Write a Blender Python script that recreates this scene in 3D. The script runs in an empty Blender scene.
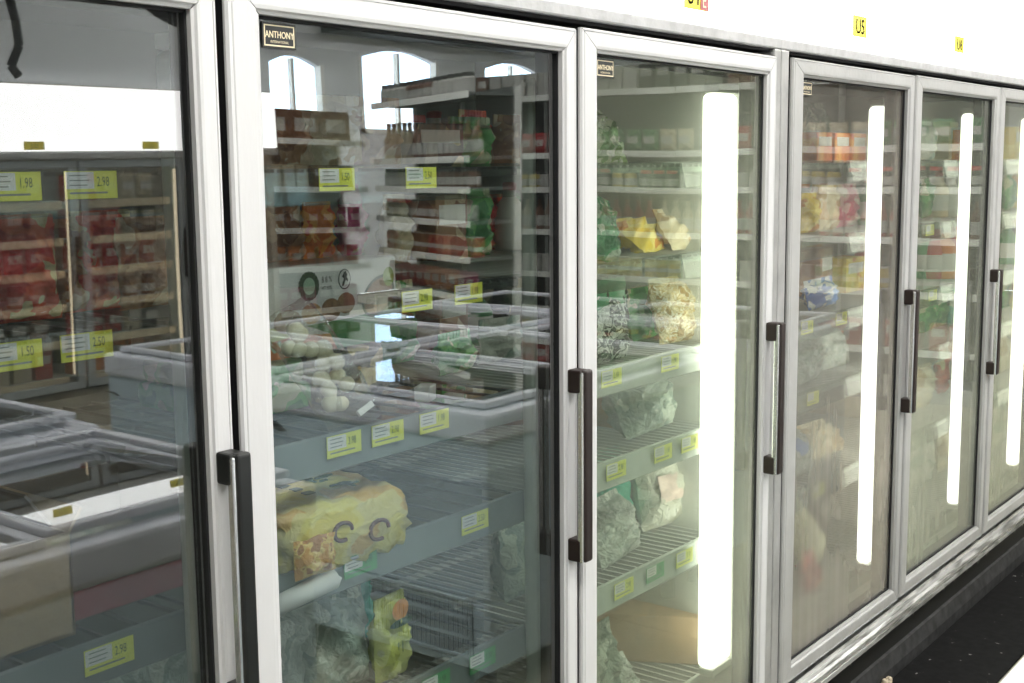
import bpy, bmesh, math, random
from mathutils import Vector, Matrix
from math import sin, cos, pi, radians as R
S = bpy.context.scene
COL = S.collection
rnd = random.Random(7)

# ------------------------------------------------------------------ camera
EYE = 1.5                                  # camera height above the floor
FPX, YAW, PIT, ROL, DST = 1240.2, .9122, .1401, -.0124, 1.2582
_f = Vector((sin(YAW)*cos(PIT), cos(YAW)*cos(PIT), -sin(PIT)))
_r = Vector((cos(YAW), -sin(YAW), 0)); _u = _r.cross(_f)
CR = _r*cos(ROL)+_u*sin(ROL); CU = -_r*sin(ROL)+_u*cos(ROL)
CAM = Vector((0, -DST, EYE))
cd = bpy.data.cameras.new('camera'); cam = bpy.data.objects.new('camera', cd); COL.objects.link(cam)
M4 = Matrix((CR, CU, -_f)).transposed().to_4x4(); M4.translation = CAM
cam.matrix_world = M4
cd.sensor_width = 36; cd.lens = FPX*36/1024; cd.clip_start = .02; cd.clip_end = 200
S.camera = cam

# ------------------------------------------------------------------ world, lights, exposure
FASCIA_E, LAMP_E, CEIL_W = 6.0, 5.5, 62.0
w = bpy.data.worlds.new('sky'); S.world = w; w.use_nodes = True
nt = w.node_tree; bg = nt.nodes['Background']
sk = nt.nodes.new('ShaderNodeTexSky'); sk.sky_type = 'HOSEK_WILKIE'; sk.turbidity = 6; sk.sun_direction = (-.3, -.6, .7)
nt.links.new(sk.outputs[0], bg.inputs[0]); bg.inputs[1].default_value = 60.0
S.view_settings.view_transform = 'Standard'; S.view_settings.look = 'None'
S.view_settings.gamma = 1; S.view_settings.exposure = 0.0
S.cycles.use_denoising = True
S.cycles.max_bounces = 8; S.cycles.diffuse_bounces = 3; S.cycles.glossy_bounces = 4
S.cycles.transparent_max_bounces = 24; S.cycles.caustics_reflective = False; S.cycles.caustics_refractive = False
S.cycles.sample_clamp_indirect = 6.0

def area(name, x, y, z, sx, sy, watt, col=(1, .98, .94)):
    l = bpy.data.lights.new(name, 'AREA'); l.shape = 'RECTANGLE'; l.size = sx; l.size_y = sy
    l.energy = watt; l.color = col
    o = bpy.data.objects.new(name, l); o.location = (x, y, z); COL.objects.link(o); return o
CEILZ = 3.6
FIX = [(0.5, -1.6), (3.6, -1.6), (6.4, -1.9), (1.5, -3.9), (5.0, -4.2), (6.8, -7.2), (10.5, -3.4), (10.8, -7.0)]
for x, y in FIX: area('ceiling_light_glow', x, y, CEILZ-.12, 1.5, .5, CEIL_W*(1.5 if y > -2 else 3.0 if x > 6 else .9))

# ------------------------------------------------------------------ pixel helpers (used to find where things stand)
def ray(px, py): return _f + CR*(px-512)/FPX + CU*(341.5-py)/FPX
def at(px, py, Y):
    d = ray(px, py); return CAM + d*((Y+DST)/d.y)
def proj(p):
    v = Vector(p)-CAM; z = v.dot(_f); return 512+FPX*v.dot(CR)/z, 341.5-FPX*v.dot(CU)/z
def xof(px, Y, z):
    lo, hi = -1, 30
    for _ in range(40):
        m = (lo+hi)/2
        if proj((m, Y, z))[0] < px: lo = m
        else: hi = m
    return lo

# ------------------------------------------------------------------ materials
MATS = {}
def nodes(name):
    m = bpy.data.materials.new(name); m.use_nodes = True
    n = m.node_tree; n.nodes.clear(); out = n.nodes.new('ShaderNodeOutputMaterial')
    MATS[name] = m; return m, n, out
def N(n, t, **k):
    x = n.nodes.new(t)
    for a, v in k.items(): setattr(x, a, v)
    return x
def mat(name, col, rough=.5, metal=0, var=.08, scale=12, bump=0, bscale=40, coat=0, coord='Object', emit=0, stretch=None):
    if name in MATS: return MATS[name]
    m, n, out = nodes(name)
    b = N(n, 'ShaderNodeBsdfPrincipled'); n.links.new(b.outputs[0], out.inputs[0])
    b.inputs['Roughness'].default_value = rough; b.inputs['Metallic'].default_value = metal
    b.inputs['Coat Weight'].default_value = coat
    tc = N(n, 'ShaderNodeTexCoord'); vec = tc.outputs[coord]
    if stretch:
        mp = N(n, 'ShaderNodeMapping'); mp.inputs['Scale'].default_value = stretch
        n.links.new(vec, mp.inputs[0]); vec = mp.outputs[0]
    nz = N(n, 'ShaderNodeTexNoise'); nz.inputs['Scale'].default_value = scale; nz.inputs['Detail'].default_value = 4
    n.links.new(vec, nz.inputs['Vector'])
    rp = N(n, 'ShaderNodeValToRGB'); rp.color_ramp.elements[0].position = .3; rp.color_ramp.elements[1].position = .7
    c = Vector(col)
    rp.color_ramp.elements[0].color = (*[max(0, v*(1-var)) for v in c], 1)
    rp.color_ramp.elements[1].color = (*[min(1, v*(1+var)) for v in c], 1)
    n.links.new(nz.outputs[0], rp.inputs[0]); n.links.new(rp.outputs[0], b.inputs['Base Color'])
    if emit:
        b.inputs['Emission Color'].default_value = (*col, 1); b.inputs['Emission Strength'].default_value = emit
    if bump:
        n2 = N(n, 'ShaderNodeTexNoise'); n2.inputs['Scale'].default_value = bscale; n2.inputs['Detail'].default_value = 3
        n.links.new(vec, n2.inputs['Vector'])
        bp = N(n, 'ShaderNodeBump'); bp.inputs['Strength'].default_value = bump; bp.inputs['Distance'].default_value = .01
        n.links.new(n2.outputs[0], bp.inputs['Height']); n.links.new(bp.outputs[0], b.inputs['Normal'])
    return m
def patch(name, cols, scale=9, rough=.25, bump=.35, bscale=45, kind='noise', metal=0):
    """film packaging printed in hard-edged patches of colour"""
    if name in MATS: return MATS[name]
    m, n, out = nodes(name)
    b = N(n, 'ShaderNodeBsdfPrincipled'); n.links.new(b.outputs[0], out.inputs[0])
    b.inputs['Roughness'].default_value = rough; b.inputs['Metallic'].default_value = metal
    tc = N(n, 'ShaderNodeTexCoord')
    if kind == 'noise':
        t = N(n, 'ShaderNodeTexNoise'); t.inputs['Scale'].default_value = scale; t.inputs['Detail'].default_value = 2
        n.links.new(tc.outputs['Object'], t.inputs['Vector']); fac = t.outputs[0]
    else:
        t = N(n, 'ShaderNodeTexVoronoi'); t.inputs['Scale'].default_value = scale
        n.links.new(tc.outputs['Object'], t.inputs['Vector'])
        s = N(n, 'ShaderNodeSeparateColor'); n.links.new(t.outputs['Color'], s.inputs[0]); fac = s.outputs[0]
    rp = N(n, 'ShaderNodeValToRGB'); rp.color_ramp.interpolation = 'CONSTANT' if kind != 'soft' else 'LINEAR'
    k = len(cols); lo, hi = (.36, .64) if kind == 'noise' else (0, 1)
    while len(rp.color_ramp.elements) < k: rp.color_ramp.elements.new(.5)
    for i, c in enumerate(cols):
        e = rp.color_ramp.elements[i]; e.position = 0 if i == 0 else lo+(hi-lo)*i/k; e.color = (*c, 1)
    n.links.new(fac, rp.inputs[0]); n.links.new(rp.outputs[0], b.inputs['Base Color'])
    n2 = N(n, 'ShaderNodeTexNoise'); n2.inputs['Scale'].default_value = bscale; n2.inputs['Detail'].default_value = 4
    n2.inputs['Distortion'].default_value = 1.2
    n.links.new(tc.outputs['Object'], n2.inputs['Vector'])
    bp = N(n, 'ShaderNodeBump'); bp.inputs['Strength'].default_value = bump; bp.inputs['Distance'].default_value = .02
    n.links.new(n2.outputs[0], bp.inputs['Height']); n.links.new(bp.outputs[0], b.inputs['Normal'])
    return m
def glass(name, f0=.075, f1=.5, tint=(.93, .96, .95), haze=0, hcol=(.85, .87, .8), wav=.02, streak=True, rough=0.0, tex='low'):
    """clear pane: transparent + mirror by viewing angle, condensation haze where the photo shows it"""
    m, n, out = nodes(name); L = n.links.new
    tr = N(n, 'ShaderNodeBsdfTransparent'); tr.inputs[0].default_value = (*tint, 1)
    gl = N(n, 'ShaderNodeBsdfGlossy'); gl.inputs['Roughness'].default_value = rough
    lw = N(n, 'ShaderNodeLayerWeight'); lw.inputs['Blend'].default_value = .5
    pw = N(n, 'ShaderNodeMath', operation='POWER'); pw.inputs[1].default_value = 3.0; L(lw.outputs['Facing'], pw.inputs[0])
    ma = N(n, 'ShaderNodeMath', operation='MULTIPLY_ADD'); ma.inputs[1].default_value = f1; ma.inputs[2].default_value = f0
    L(pw.outputs[0], ma.inputs[0])
    mx = N(n, 'ShaderNodeMixShader'); L(ma.outputs[0], mx.inputs[0]); L(tr.outputs[0], mx.inputs[1]); L(gl.outputs[0], mx.inputs[2])
    tc = N(n, 'ShaderNodeTexCoord')
    if wav:
        nz = N(n, 'ShaderNodeTexNoise'); nz.inputs['Scale'].default_value = 2.2; nz.inputs['Detail'].default_value = 0
        L(tc.outputs['Object'], nz.inputs['Vector'])
        bp = N(n, 'ShaderNodeBump'); bp.inputs['Strength'].default_value = wav; bp.inputs['Distance'].default_value = .1
        L(nz.outputs[0], bp.inputs['Height']); L(bp.outputs[0], gl.inputs['Normal'])
    last = mx.outputs[0]
    if haze:
        df = N(n, 'ShaderNodeBsdfDiffuse'); df.inputs[0].default_value = (*hcol, 1)
        tl = N(n, 'ShaderNodeBsdfTranslucent'); tl.inputs[0].default_value = (*hcol, 1)
        dm = N(n, 'ShaderNodeMixShader'); dm.inputs[0].default_value = .6; L(df.outputs[0], dm.inputs[1]); L(tl.outputs[0], dm.inputs[2])
        n1 = N(n, 'ShaderNodeTexNoise'); n1.inputs['Scale'].default_value = 2.6; n1.inputs['Detail'].default_value = 4
        L(tc.outputs['Object'], n1.inputs['Vector'])
        mp = N(n, 'ShaderNodeMapping'); mp.inputs['Scale'].default_value = (26, 1, .6); L(tc.outputs['Object'], mp.inputs[0])
        n2 = N(n, 'ShaderNodeTexNoise'); n2.inputs['Scale'].default_value = 1.0; n2.inputs['Detail'].default_value = 3; L(mp.outputs[0], n2.inputs['Vector'])
        a = N(n, 'ShaderNodeMapRange'); a.inputs[1].default_value = .3; a.inputs[2].default_value = .7; a.inputs[3].default_value = .55; a.inputs[4].default_value = 1.25; L(n1.outputs[0], a.inputs[0])
        b = N(n, 'ShaderNodeMapRange'); b.inputs[1].default_value = .35; b.inputs[2].default_value = .7; b.inputs[3].default_value = .85; b.inputs[4].default_value = 1.12; L(n2.outputs[0], b.inputs[0])
        mu = N(n, 'ShaderNodeMath', operation='MULTIPLY'); L(a.outputs[0], mu.inputs[0]); L(b.outputs[0], mu.inputs[1])
        mv = N(n, 'ShaderNodeMath', operation='MULTIPLY'); L(mu.outputs[0], mv.inputs[0]); mv.inputs[1].default_value = haze
        sp = N(n, 'ShaderNodeSeparateXYZ'); L(tc.outputs['Object'], sp.inputs[0])
        zr = N(n, 'ShaderNodeMapRange'); zr.inputs[1].default_value = -.55; zr.inputs[2].default_value = .3; zr.inputs[3].default_value = 1.45 if haze > .1 else 1.1; zr.inputs[4].default_value = .75; L(sp.outputs['Z'], zr.inputs[0])
        mw_ = N(n, 'ShaderNodeMath', operation='MULTIPLY'); L(mv.outputs[0], mw_.inputs[0]); L(zr.outputs[0], mw_.inputs[1]); mv = mw_
        m3 = N(n, 'ShaderNodeMixShader'); L(mv.outputs[0], m3.inputs[0]); L(last, m3.inputs[1]); L(dm.outputs[0], m3.inputs[2]); last = m3.outputs[0]
    L(last, out.inputs[0]); return m
def emis(name, col, e):
    m, n, out = nodes(name); x = N(n, 'ShaderNodeEmission'); x.inputs[0].default_value = (*col, 1); x.inputs[1].default_value = e
    n.links.new(x.outputs[0], out.inputs[0]); return m

alu = mat('brushed_aluminium', (.64, .64, .64), .42, .08, .03, 3, .04, 120, stretch=(1, 1, .3))
alu2 = mat('worn_aluminium', (.40, .40, .39), .38, .3, .16, 14, .15, 60)
alu_shiny = mat('bright_aluminium', (.8, .8, .8), .2, .85, .06, 8)
black = mat('black_rubber', (.005, .005, .006), .75)
dark = mat('dark_recess', (.006, .006, .007), .8)
brown = mat('dark_brown_plastic', (.018, .010, .008), .42, 0, .15)
hblack = mat('black_plastic', (.006, .007, .006), .4, 0, .1)
liner = mat('cooler_liner', (.62, .63, .58), .45, 0, .06, 5)
liner2 = mat('cooler_floor_liner', (.55, .56, .5), .5, 0, .12, 7)
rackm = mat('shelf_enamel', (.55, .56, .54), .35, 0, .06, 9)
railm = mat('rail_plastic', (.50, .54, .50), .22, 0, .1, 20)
kick = None
ink = mat('black_ink', (.02, .02, .02), .5)
gink = mat('green_ink', (.03, .10, .04), .5)
ywhite = mat('white_card', (.78, .78, .76), .5, 0, .02)
yellow = mat('yellow_card', (.82, .85, .10), .5, 0, .03)
lgreen = mat('green_card', (.10, .42, .16), .5, 0, .05)
cream = mat('cream_print', (.85, .74, .50), .4, 0, .05)
sign_y = mat('yellow_sign', (.9, .78, .08), .5, 0, .05)
sign_r = mat('faded_red_sign', (.5, .16, .17), .5, 0, .3, 60)
card = mat('corrugated_card', (.46, .32, .19), .8, 0, .1, 20, .15, 80)
card_d = mat('dark_card', (.14, .11, .09), .8, 0, .2, 10)
frz = mat('freezer_blue_grey', (.50, .60, .67), .4, 0, .04, 4)
frz_rim = mat('freezer_white_rim', (.66, .68, .74), .35, 0, .04, 6)
frz_in = mat('freezer_liner', (.30, .32, .33), .5, 0, .1)
soffit = mat('grey_painted_wall', (.52, .54, .55), .8, 0, .04, 2)
wallm = mat('pale_wall', (.60, .62, .66), .85, 0, .05, 2)
ceilm = mat('ceiling_tile', (.5, .5, .5), .9, 0, .06, 3)
gond = mat('gondola_steel', (.50, .51, .50), .5, 0, .06)
gond_d = mat('gondola_back_dark', (.06, .07, .07), .7, 0, .2)
lampoff = mat('unlit_lamp_lens', (.52, .56, .50), .3, 0, .1)

# kick plate: black with white water stains running down from the sill
m, n, out = nodes('stained_black_kick'); L = n.links.new
b = N(n, 'ShaderNodeBsdfPrincipled'); L(b.outputs[0], out.inputs[0]); b.inputs['Roughness'].default_value = .5
tc = N(n, 'ShaderNodeTexCoord'); mp = N(n, 'ShaderNodeMapping'); mp.inputs['Scale'].default_value = (22, 1, 3); L(tc.outputs['Object'], mp.inputs[0])
nz = N(n, 'ShaderNodeTexNoise'); nz.inputs['Scale'].default_value = 1.6; nz.inputs['Detail'].default_value = 6; nz.inputs['Roughness'].default_value = .7; L(mp.outputs[0], nz.inputs['Vector'])
sp = N(n, 'ShaderNodeSeparateXYZ'); L(tc.outputs['Object'], sp.inputs[0])
mr = N(n, 'ShaderNodeMapRange'); mr.inputs[1].default_value = .105; mr.inputs[2].default_value = .155; mr.inputs[3].default_value = 0; mr.inputs[4].default_value = .42; L(sp.outputs['Z'], mr.inputs[0])
ad = N(n, 'ShaderNodeMath', operation='ADD'); L(nz.outputs[0], ad.inputs[0]); L(mr.outputs[0], ad.inputs[1])
rp = N(n, 'ShaderNodeValToRGB'); rp.color_ramp.elements[0].position = .80; rp.color_ramp.elements[0].color = (.012, .012, .011, 1)
rp.color_ramp.elements[1].position = .88; rp.color_ramp.elements[1].color = (.38, .38, .34, 1)
L(ad.outputs[0], rp.inputs[0]); L(rp.outputs[0], b.inputs['Base Color']); kick = m
# sill rail: silver with streaky lime scale
m, n, out = nodes('limescaled_sill'); L = n.links.new
b = N(n, 'ShaderNodeBsdfPrincipled'); L(b.outputs[0], out.inputs[0]); b.inputs['Roughness'].default_value = .3; b.inputs['Metallic'].default_value = .6
tc = N(n, 'ShaderNodeTexCoord'); nz = N(n, 'ShaderNodeTexNoise'); mp = N(n, 'ShaderNodeMapping'); mp.inputs['Scale'].default_value = (2.5, 30, 16); L(tc.outputs['Object'], mp.inputs[0])
nz.inputs['Scale'].default_value = 3; nz.inputs['Detail'].default_value = 7; L(mp.outputs[0], nz.inputs['Vector'])
rp = N(n, 'ShaderNodeValToRGB'); rp.color_ramp.elements[0].position = .36; rp.color_ramp.elements[0].color = (.30, .30, .28, 1)
rp.color_ramp.elements[1].position = .55; rp.color_ramp.elements[1].color = (.82, .82, .80, 1)
L(nz.outputs[0], rp.inputs[0]); L(rp.outputs[0], b.inputs['Base Color']); sillm = m
# speckled black mat
m, n, out = nodes('black_floor_mat'); L = n.links.new
b = N(n, 'ShaderNodeBsdfPrincipled'); L(b.outputs[0], out.inputs[0]); b.inputs['Roughness'].default_value = .85; b.inputs['Specular IOR Level'].default_value = .15
tc = N(n, 'ShaderNodeTexCoord'); nz = N(n, 'ShaderNodeTexNoise'); nz.inputs['Scale'].default_value = 38; nz.inputs['Detail'].default_value = 5; L(tc.outputs['Object'], nz.inputs['Vector'])
rp = N(n, 'ShaderNodeValToRGB'); rp.color_ramp.elements[0].position = .3; rp.color_ramp.elements[0].color = (.004, .004, .004, 1)
rp.color_ramp.elements[1].position = .76; rp.color_ramp.elements[1].color = (.3, .3, .28, 1)
e = rp.color_ramp.elements.new(.70); e.color = (.009, .009, .009, 1)
L(nz.outputs[0], rp.inputs[0]); L(rp.outputs[0], b.inputs['Base Color']); matm = m
covem = mat('scuffed_cove', (.03, .03, .03), .7, 0, .6, 30)
tilem = mat('cream_floor_tile', (.48, .46, .35), .35, 0, .08, 6)
groutm = mat('tile_grout', (.30, .28, .22), .8)

valance = emis('backlit_valance', (1, .985, .96), FASCIA_E)
lamp_w = emis('lit_lamp_lens', (1, .985, .88), LAMP_E)
lamp_o = emis('warm_lit_lamp_lens', (1, .80, .55), 3.2)
dif_w = emis('fixture_diffuser', (1, .98, .95), 2.0)

door_glass = [None,
    glass('door_glass_clear', .15, .6, (.76, .80, .80), .015, wav=.014),
    glass('door_glass_clear_b', .145, .6, (.84, .88, .87), .012, wav=.014),
    glass('door_glass_light_haze', .10, .5, (.84, .88, .82), .09, (.88, .9, .76), wav=.014),
    glass('door_glass_fogged', .09, .45, (.84, .86, .83), .20, (.86, .80, .72), wav=.014),
    glass('door_glass_fogged_b', .09, .45, (.84, .87, .83), .16, (.84, .86, .74), wav=.014),
    glass('door_glass_fogged_d', .09, .45, (.84, .86, .8), .15, (.88, .9, .75), wav=.014),
    glass('door_glass_fogged_c', .09, .45, (.84, .87, .8), .16, (.9, .92, .72), wav=.014)]
lid_glass = glass('freezer_lid_glass', .12, 1.2, (.9, .93, .93), 0, wav=0)
opp_glass = glass('far_door_glass', .04, .3, (.95, .96, .95), 0, wav=0)
win_glass = glass('window_glass', .04, .4, (.95, .97, .98), 0, wav=0)
film = glass('clear_film', .10, .8, (.95, .96, .95), .10, (.85, .87, .84), wav=0)
# crinkle on the film
n = film.node_tree; gl = [x for x in n.nodes if x.type == 'BSDF_GLOSSY'][0]; gl.inputs['Roughness'].default_value = .12
nz = N(n, 'ShaderNodeTexNoise'); nz.inputs['Scale'].default_value = 34; nz.inputs['Detail'].default_value = 4; nz.inputs['Distortion'].default_value = 2
tc = N(n, 'ShaderNodeTexCoord'); n.links.new(tc.outputs['Object'], nz.inputs['Vector'])
bp = N(n, 'ShaderNodeBump'); bp.inputs['Strength'].default_value = .8; bp.inputs['Distance'].default_value = .02
n.links.new(nz.outputs[0], bp.inputs['Height']); n.links.new(bp.outputs[0], gl.inputs['Normal'])

NTH = ['first', 'second', 'third', 'fourth', 'fifth', 'sixth', 'seventh', 'eighth', 'ninth', 'tenth', 'eleventh', 'twelfth', 'thirteenth', 'fourteenth', 'fifteenth', 'sixteenth']
# ------------------------------------------------------------------ geometry helpers
_tc = {}
def text_geo(s):
    if s not in _tc:
        c = bpy.data.curves.new('t', 'FONT'); c.body = s; c.resolution_u = 3
        o = bpy.data.objects.new('t', c); COL.objects.link(o); bpy.context.view_layer.update()
        me = bpy.data.meshes.new_from_object(o.evaluated_get(bpy.context.evaluated_depsgraph_get()))
        _tc[s] = ([v.co.copy() for v in me.vertices], [tuple(p.vertices) for p in me.polygons])
        bpy.data.objects.remove(o); bpy.data.curves.remove(c); bpy.data.meshes.remove(me)
    return _tc[s]
class MB:
    def __init__(s): s.v, s.f, s.m = [], [], []
    def add(s, vs, fs, m=0):
        k = len(s.v); s.v += [Vector(v) for v in vs]; s.f += [tuple(i+k for i in f) for f in fs]; s.m += [m]*len(fs); return s
    def box(s, a, b, m=0, T=None):
        x0, y0, z0 = a; x1, y1, z1 = b
        vs = [Vector(p) for p in ((x0,y0,z0),(x1,y0,z0),(x1,y1,z0),(x0,y1,z0),(x0,y0,z1),(x1,y0,z1),(x1,y1,z1),(x0,y1,z1))]
        if T: vs = [T@v for v in vs]
        return s.add(vs, [(0,3,2,1),(4,5,6,7),(0,1,5,4),(1,2,6,5),(2,3,7,6),(3,0,4,7)], m)
    def rbox(s, a, b, r=.005, m=0, seg=2, T=None):
        bm = bmesh.new(); bmesh.ops.create_cube(bm, size=1)
        sx, sy, sz = (b[i]-a[i] for i in range(3))
        for v in bm.verts: v.co = Vector((a[0]+sx*(v.co.x+.5), a[1]+sy*(v.co.y+.5), a[2]+sz*(v.co.z+.5)))
        bmesh.ops.bevel(bm, geom=bm.edges[:], offset=min(r, sx*.45, sy*.45, sz*.45), segments=seg, affect='EDGES', profile=.5)
        bm.verts.ensure_lookup_table()
        vs = [T@v.co if T else v.co.copy() for v in bm.verts]; fs = [tuple(v.index for v in f.verts) for f in bm.faces]
        bm.free(); return s.add(vs, fs, m)
    def prism(s, poly, o, u, v, ext, m=0):
        """2-D polygon in the u,v plane swept by the vector ext"""
        o, u, v, ext = map(Vector, (o, u, v, ext)); n = len(poly)
        a = [o+u*p[0]+v*p[1] for p in poly]; bb = [p+ext for p in a]
        fs = [tuple(range(n))[::-1], tuple(range(n, 2*n))]+[(i, (i+1) % n, (i+1) % n+n, i+n) for i in range(n)]
        return s.add(a+bb, fs, m)
    def cyl(s, p0, p1, r0, r1=None, n=10, m=0):
        p0, p1 = Vector(p0), Vector(p1); r1 = r0 if r1 is None else r1
        d = (p1-p0).normalized(); q = d.to_track_quat('Z', 'Y'); vs = []
        for p, r in ((p0, r0), (p1, r1)):
            vs += [p+q@Vector((r*cos(2*pi*i/n), r*sin(2*pi*i/n), 0)) for i in range(n)]
        return s.add(vs, [(i, (i+1) % n, (i+1) % n+n, i+n) for i in range(n)]+[tuple(range(n))[::-1], tuple(range(n, 2*n))], m)
    def lathe(s, prof, n=12, c=(0,0,0), m=0, caps=True):
        vs = [Vector((c[0]+r*cos(2*pi*i/n), c[1]+r*sin(2*pi*i/n), c[2]+z)) for r, z in prof for i in range(n)]
        fs = [(j*n+i, j*n+(i+1) % n, (j+1)*n+(i+1) % n, (j+1)*n+i) for j in range(len(prof)-1) for i in range(n)]
        if caps: fs += [tuple(range(n))[::-1], tuple(range((len(prof)-1)*n, len(prof)*n))]
        return s.add(vs, fs, m)
    def tube(s, pts, r, n=6, m=0):
        for a, b in zip(pts, pts[1:]): s.cyl(a, b, r, n=n, m=m)
        return s
    def quad(s, pts, m=0): return s.add(pts, [tuple(range(len(pts)))], m)
    def text(s, t, o, u, v, size, m=0, sx=1, center=False):
        vs, fs = text_geo(t); o, u, v = Vector(o), Vector(u), Vector(v)
        if center:
            w_ = max(q.x for q in vs)+min(q.x for q in vs); o = o-u*(w_*size*sx/2)
        return s.add([o+u*(q.x*size*sx)+v*(q.y*size) for q in vs], fs, m)
    def disc(s, o, u, v, r, n=14, m=0, ry=None):
        o, u, v = Vector(o), Vector(u), Vector(v); ry = ry or r
        return s.add([o+u*(r*cos(2*pi*i/n))+v*(ry*sin(2*pi*i/n)) for i in range(n)], [tuple(range(n))], m)
    def mesh(s, name, mats, org=(0,0,0), smooth=False):
        org = Vector(org); me = bpy.data.meshes.new(name)
        me.from_pydata([tuple(v-org) for v in s.v], [], s.f)
        for q in (mats if isinstance(mats, (list, tuple)) else [mats]): me.materials.append(q)
        me.polygons.foreach_set('material_index', s.m)
        if smooth: me.polygons.foreach_set('use_smooth', [True]*len(s.f))
        me.update(); return me
    def build(s, name, mats, parent=None, smooth=False, org=None, kind=None):
        if org is None: org = parent['_o'] if parent is not None and '_o' in parent else (0,0,0)
        o = bpy.data.objects.new(name, s.mesh(name, mats, org, smooth)); COL.objects.link(o)
        if parent is not None: o.parent = parent
        o['_o'] = tuple(org)
        if kind: o['kind'] = kind
        return o
def tag(o, label=None, cat=None, group=None, kind=None):
    for k, v in (('label', label), ('category', cat), ('group', group), ('kind', kind)):
        if v: o[k] = v
    return o
def thing(name, label, cat, loc=(0,0,0), group=None, rot=(0,0,0)):
    """an Empty at the thing's base; parts are given in world coordinates when rot is zero and '_o' is set"""
    o = bpy.data.objects.new(name, None); COL.objects.link(o); o.location = loc; o.rotation_euler = rot
    o.empty_display_size = .1; o['_o'] = tuple(loc); tag(o, label, cat, group); return o
def struct(mb, name, mats, kind='structure'): return mb.build(name, mats, kind=kind)
def grow(parent, o=(0,0,0)): parent['_o'] = tuple(o); return parent
def copy_tree(o, parent=None):
    c = o.copy(); COL.objects.link(c)
    if parent is not None: c.parent = parent
    for ch in list(o.children): copy_tree(ch, c)
    return c

# ------------------------------------------------------------------ the room
XL, XR, YN, YF = -3.0, 15.0, .92, -9.3
struct(MB().box((XL, YF, -.1), (XR, YN, -.004)), 'floor', groutm)
# cream tiles laid one by one along the strip of floor in view, coarser beyond
fl = bpy.data.objects['floor']; ts = .305
tm = MB().box((.0015, .0015, -.02), (ts-.0015, ts-.0015, 0)).mesh('tile', tilem)
for i in range(0, 24):
    for j in range(0, 9):
        t = bpy.data.objects.new('tile', tm); COL.objects.link(t); t.parent = fl
        t.location = (.3+i*ts, -.27-ts*(j+1), 0)
mbx = MB()
for i in range(-12, 60):
    for j in range(0, 30):
        x, y = .3+i*ts, -.27-ts*(j+1)
        if (0 <= i < 24 and j < 9) or x < XL or x+ts > XR or y < YF: continue
        mbx.box((x+.0015, y+.0015, -.02), (x+ts-.0015, y+ts-.0015, 0))
o = mbx.build('distant_tiles', tilem, fl, kind='stuff')
struct(MB().box((XL, YF, CEILZ), (XR, YN, CEILZ+.1)), 'ceiling', ceilm)
struct(MB().box((XL-.1, YF, 0), (XL, YN, CEILZ)), 'wall_left', wallm)
struct(MB().box((XR, YF, 0), (XR+.1, YN, CEILZ)), 'wall_right', wallm)
struct(MB().box((XL, YN, 0), (XR, YN+.1, CEILZ)), 'wall_front', wallm)
struct(MB().box((XL, .30, 2.12), (XR, .36, CEILZ)), 'wall_front_soffit', soffit)
# far wall with three clerestory windows: boxes around the openings
WIN = [(9.35, 10.25, 1.95, 2.76), (10.81, 12.16, 1.95, 2.92), (12.98, 14.37, 1.95, 2.90)]
mw = MB(); ya, yb = YF-.1, YF
mw.box((XL, ya, 0), (XR, yb, 1.95)); mw.box((XL, ya, 3.0), (XR, yb, CEILZ))
xs = XL
for x0, x1, z0, z1 in WIN:
    mw.box((xs, ya, 1.95), (x0, yb, 3.0)); xs = x1
    if z1 < 3.0:                                   # shallow arched head
        k = 12; top = [(x1, 2.9), (x0, 2.9)]
        arc = [(x0+(x1-x0)*i/k, z1-.12+.12*sin(pi*i/k)) for i in range(k+1)]
        for (xa, za), (xb, zb) in zip(arc, arc[1:]):
            mw.prism([(xa, za), (xb, zb), (xb, 3.0), (xa, 3.0)], (0, ya, 0), (1,0,0), (0,0,1), (0, .1, 0))
mw.box((xs, ya, 1.95), (XR, yb, 3.0))
struct(mw, 'wall_back', wallm)
for i, (x0, x1, z0, z1) in enumerate(WIN):
    f = MB(); fw = .05
    f.box((x0, ya+.02, z0), (x0+fw, yb+.02, z1-.08)).box((x1-fw, ya+.02, z0), (x1, yb+.02, z1-.08)).box((x0, ya+.02, z0), (x1, yb+.02, z0+fw))
    f.box(((x0+x1)/2-.02, ya+.02, z0), ((x0+x1)/2+.02, yb-.02, z1-.03))
    o = f.build('window_%d' % (i+1), ywhite, kind='structure')
    MB().box((x0, ya+.045, z0), (x1, ya+.05, z1)).build('pane', win_glass, o)
# dividing wall carrying the opposite cooler row
struct(MB().box((XL, -5.95, 0), (5.62, -5.85, CEILZ)), 'wall_divider', soffit)
struct(MB().box((XL, -5.86, 2.0), (5.62, -5.06, CEILZ)), 'wall_divider_soffit', soffit)
struct(MB().box((10.2, -9.25, 3.03), (13.6, -8.95, 3.10)), 'trim_1', gond_d)

# ceiling fixtures
fx = None
for k, (x, y) in enumerate(FIX):
    if fx is None:
        fx = thing('ceiling_light', 'white rectangular ceiling light panel over the nearest chest freezers', 'light', (x, y, CEILZ), 'ceiling light panels'); grow(fx)
        f = MB()
        f.box((-.8, -.3, -.08), (.8, -.26, 0)).box((-.8, .26, -.08), (.8, .3, 0)).box((-.8, -.26, -.08), (-.76, .26, 0)).box((.76, -.26, -.08), (.8, .26, 0))
        f.build('frame', ywhite, fx); MB().box((-.76, -.26, -.05), (.76, .26, -.04)).build('diffuser', dif_w, fx)
    else:
        c = copy_tree(fx); c.location = (x, y, CEILZ); c['label'] = 'white rectangular ceiling light panel over the '+['', 'vented chest freezer', 'farthest chest freezers', 'aisle before the far cooler row', 'right end of the far cooler row', 'crate shelving', 'long aisle-end shelving', 'arched windows'][k]

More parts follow.
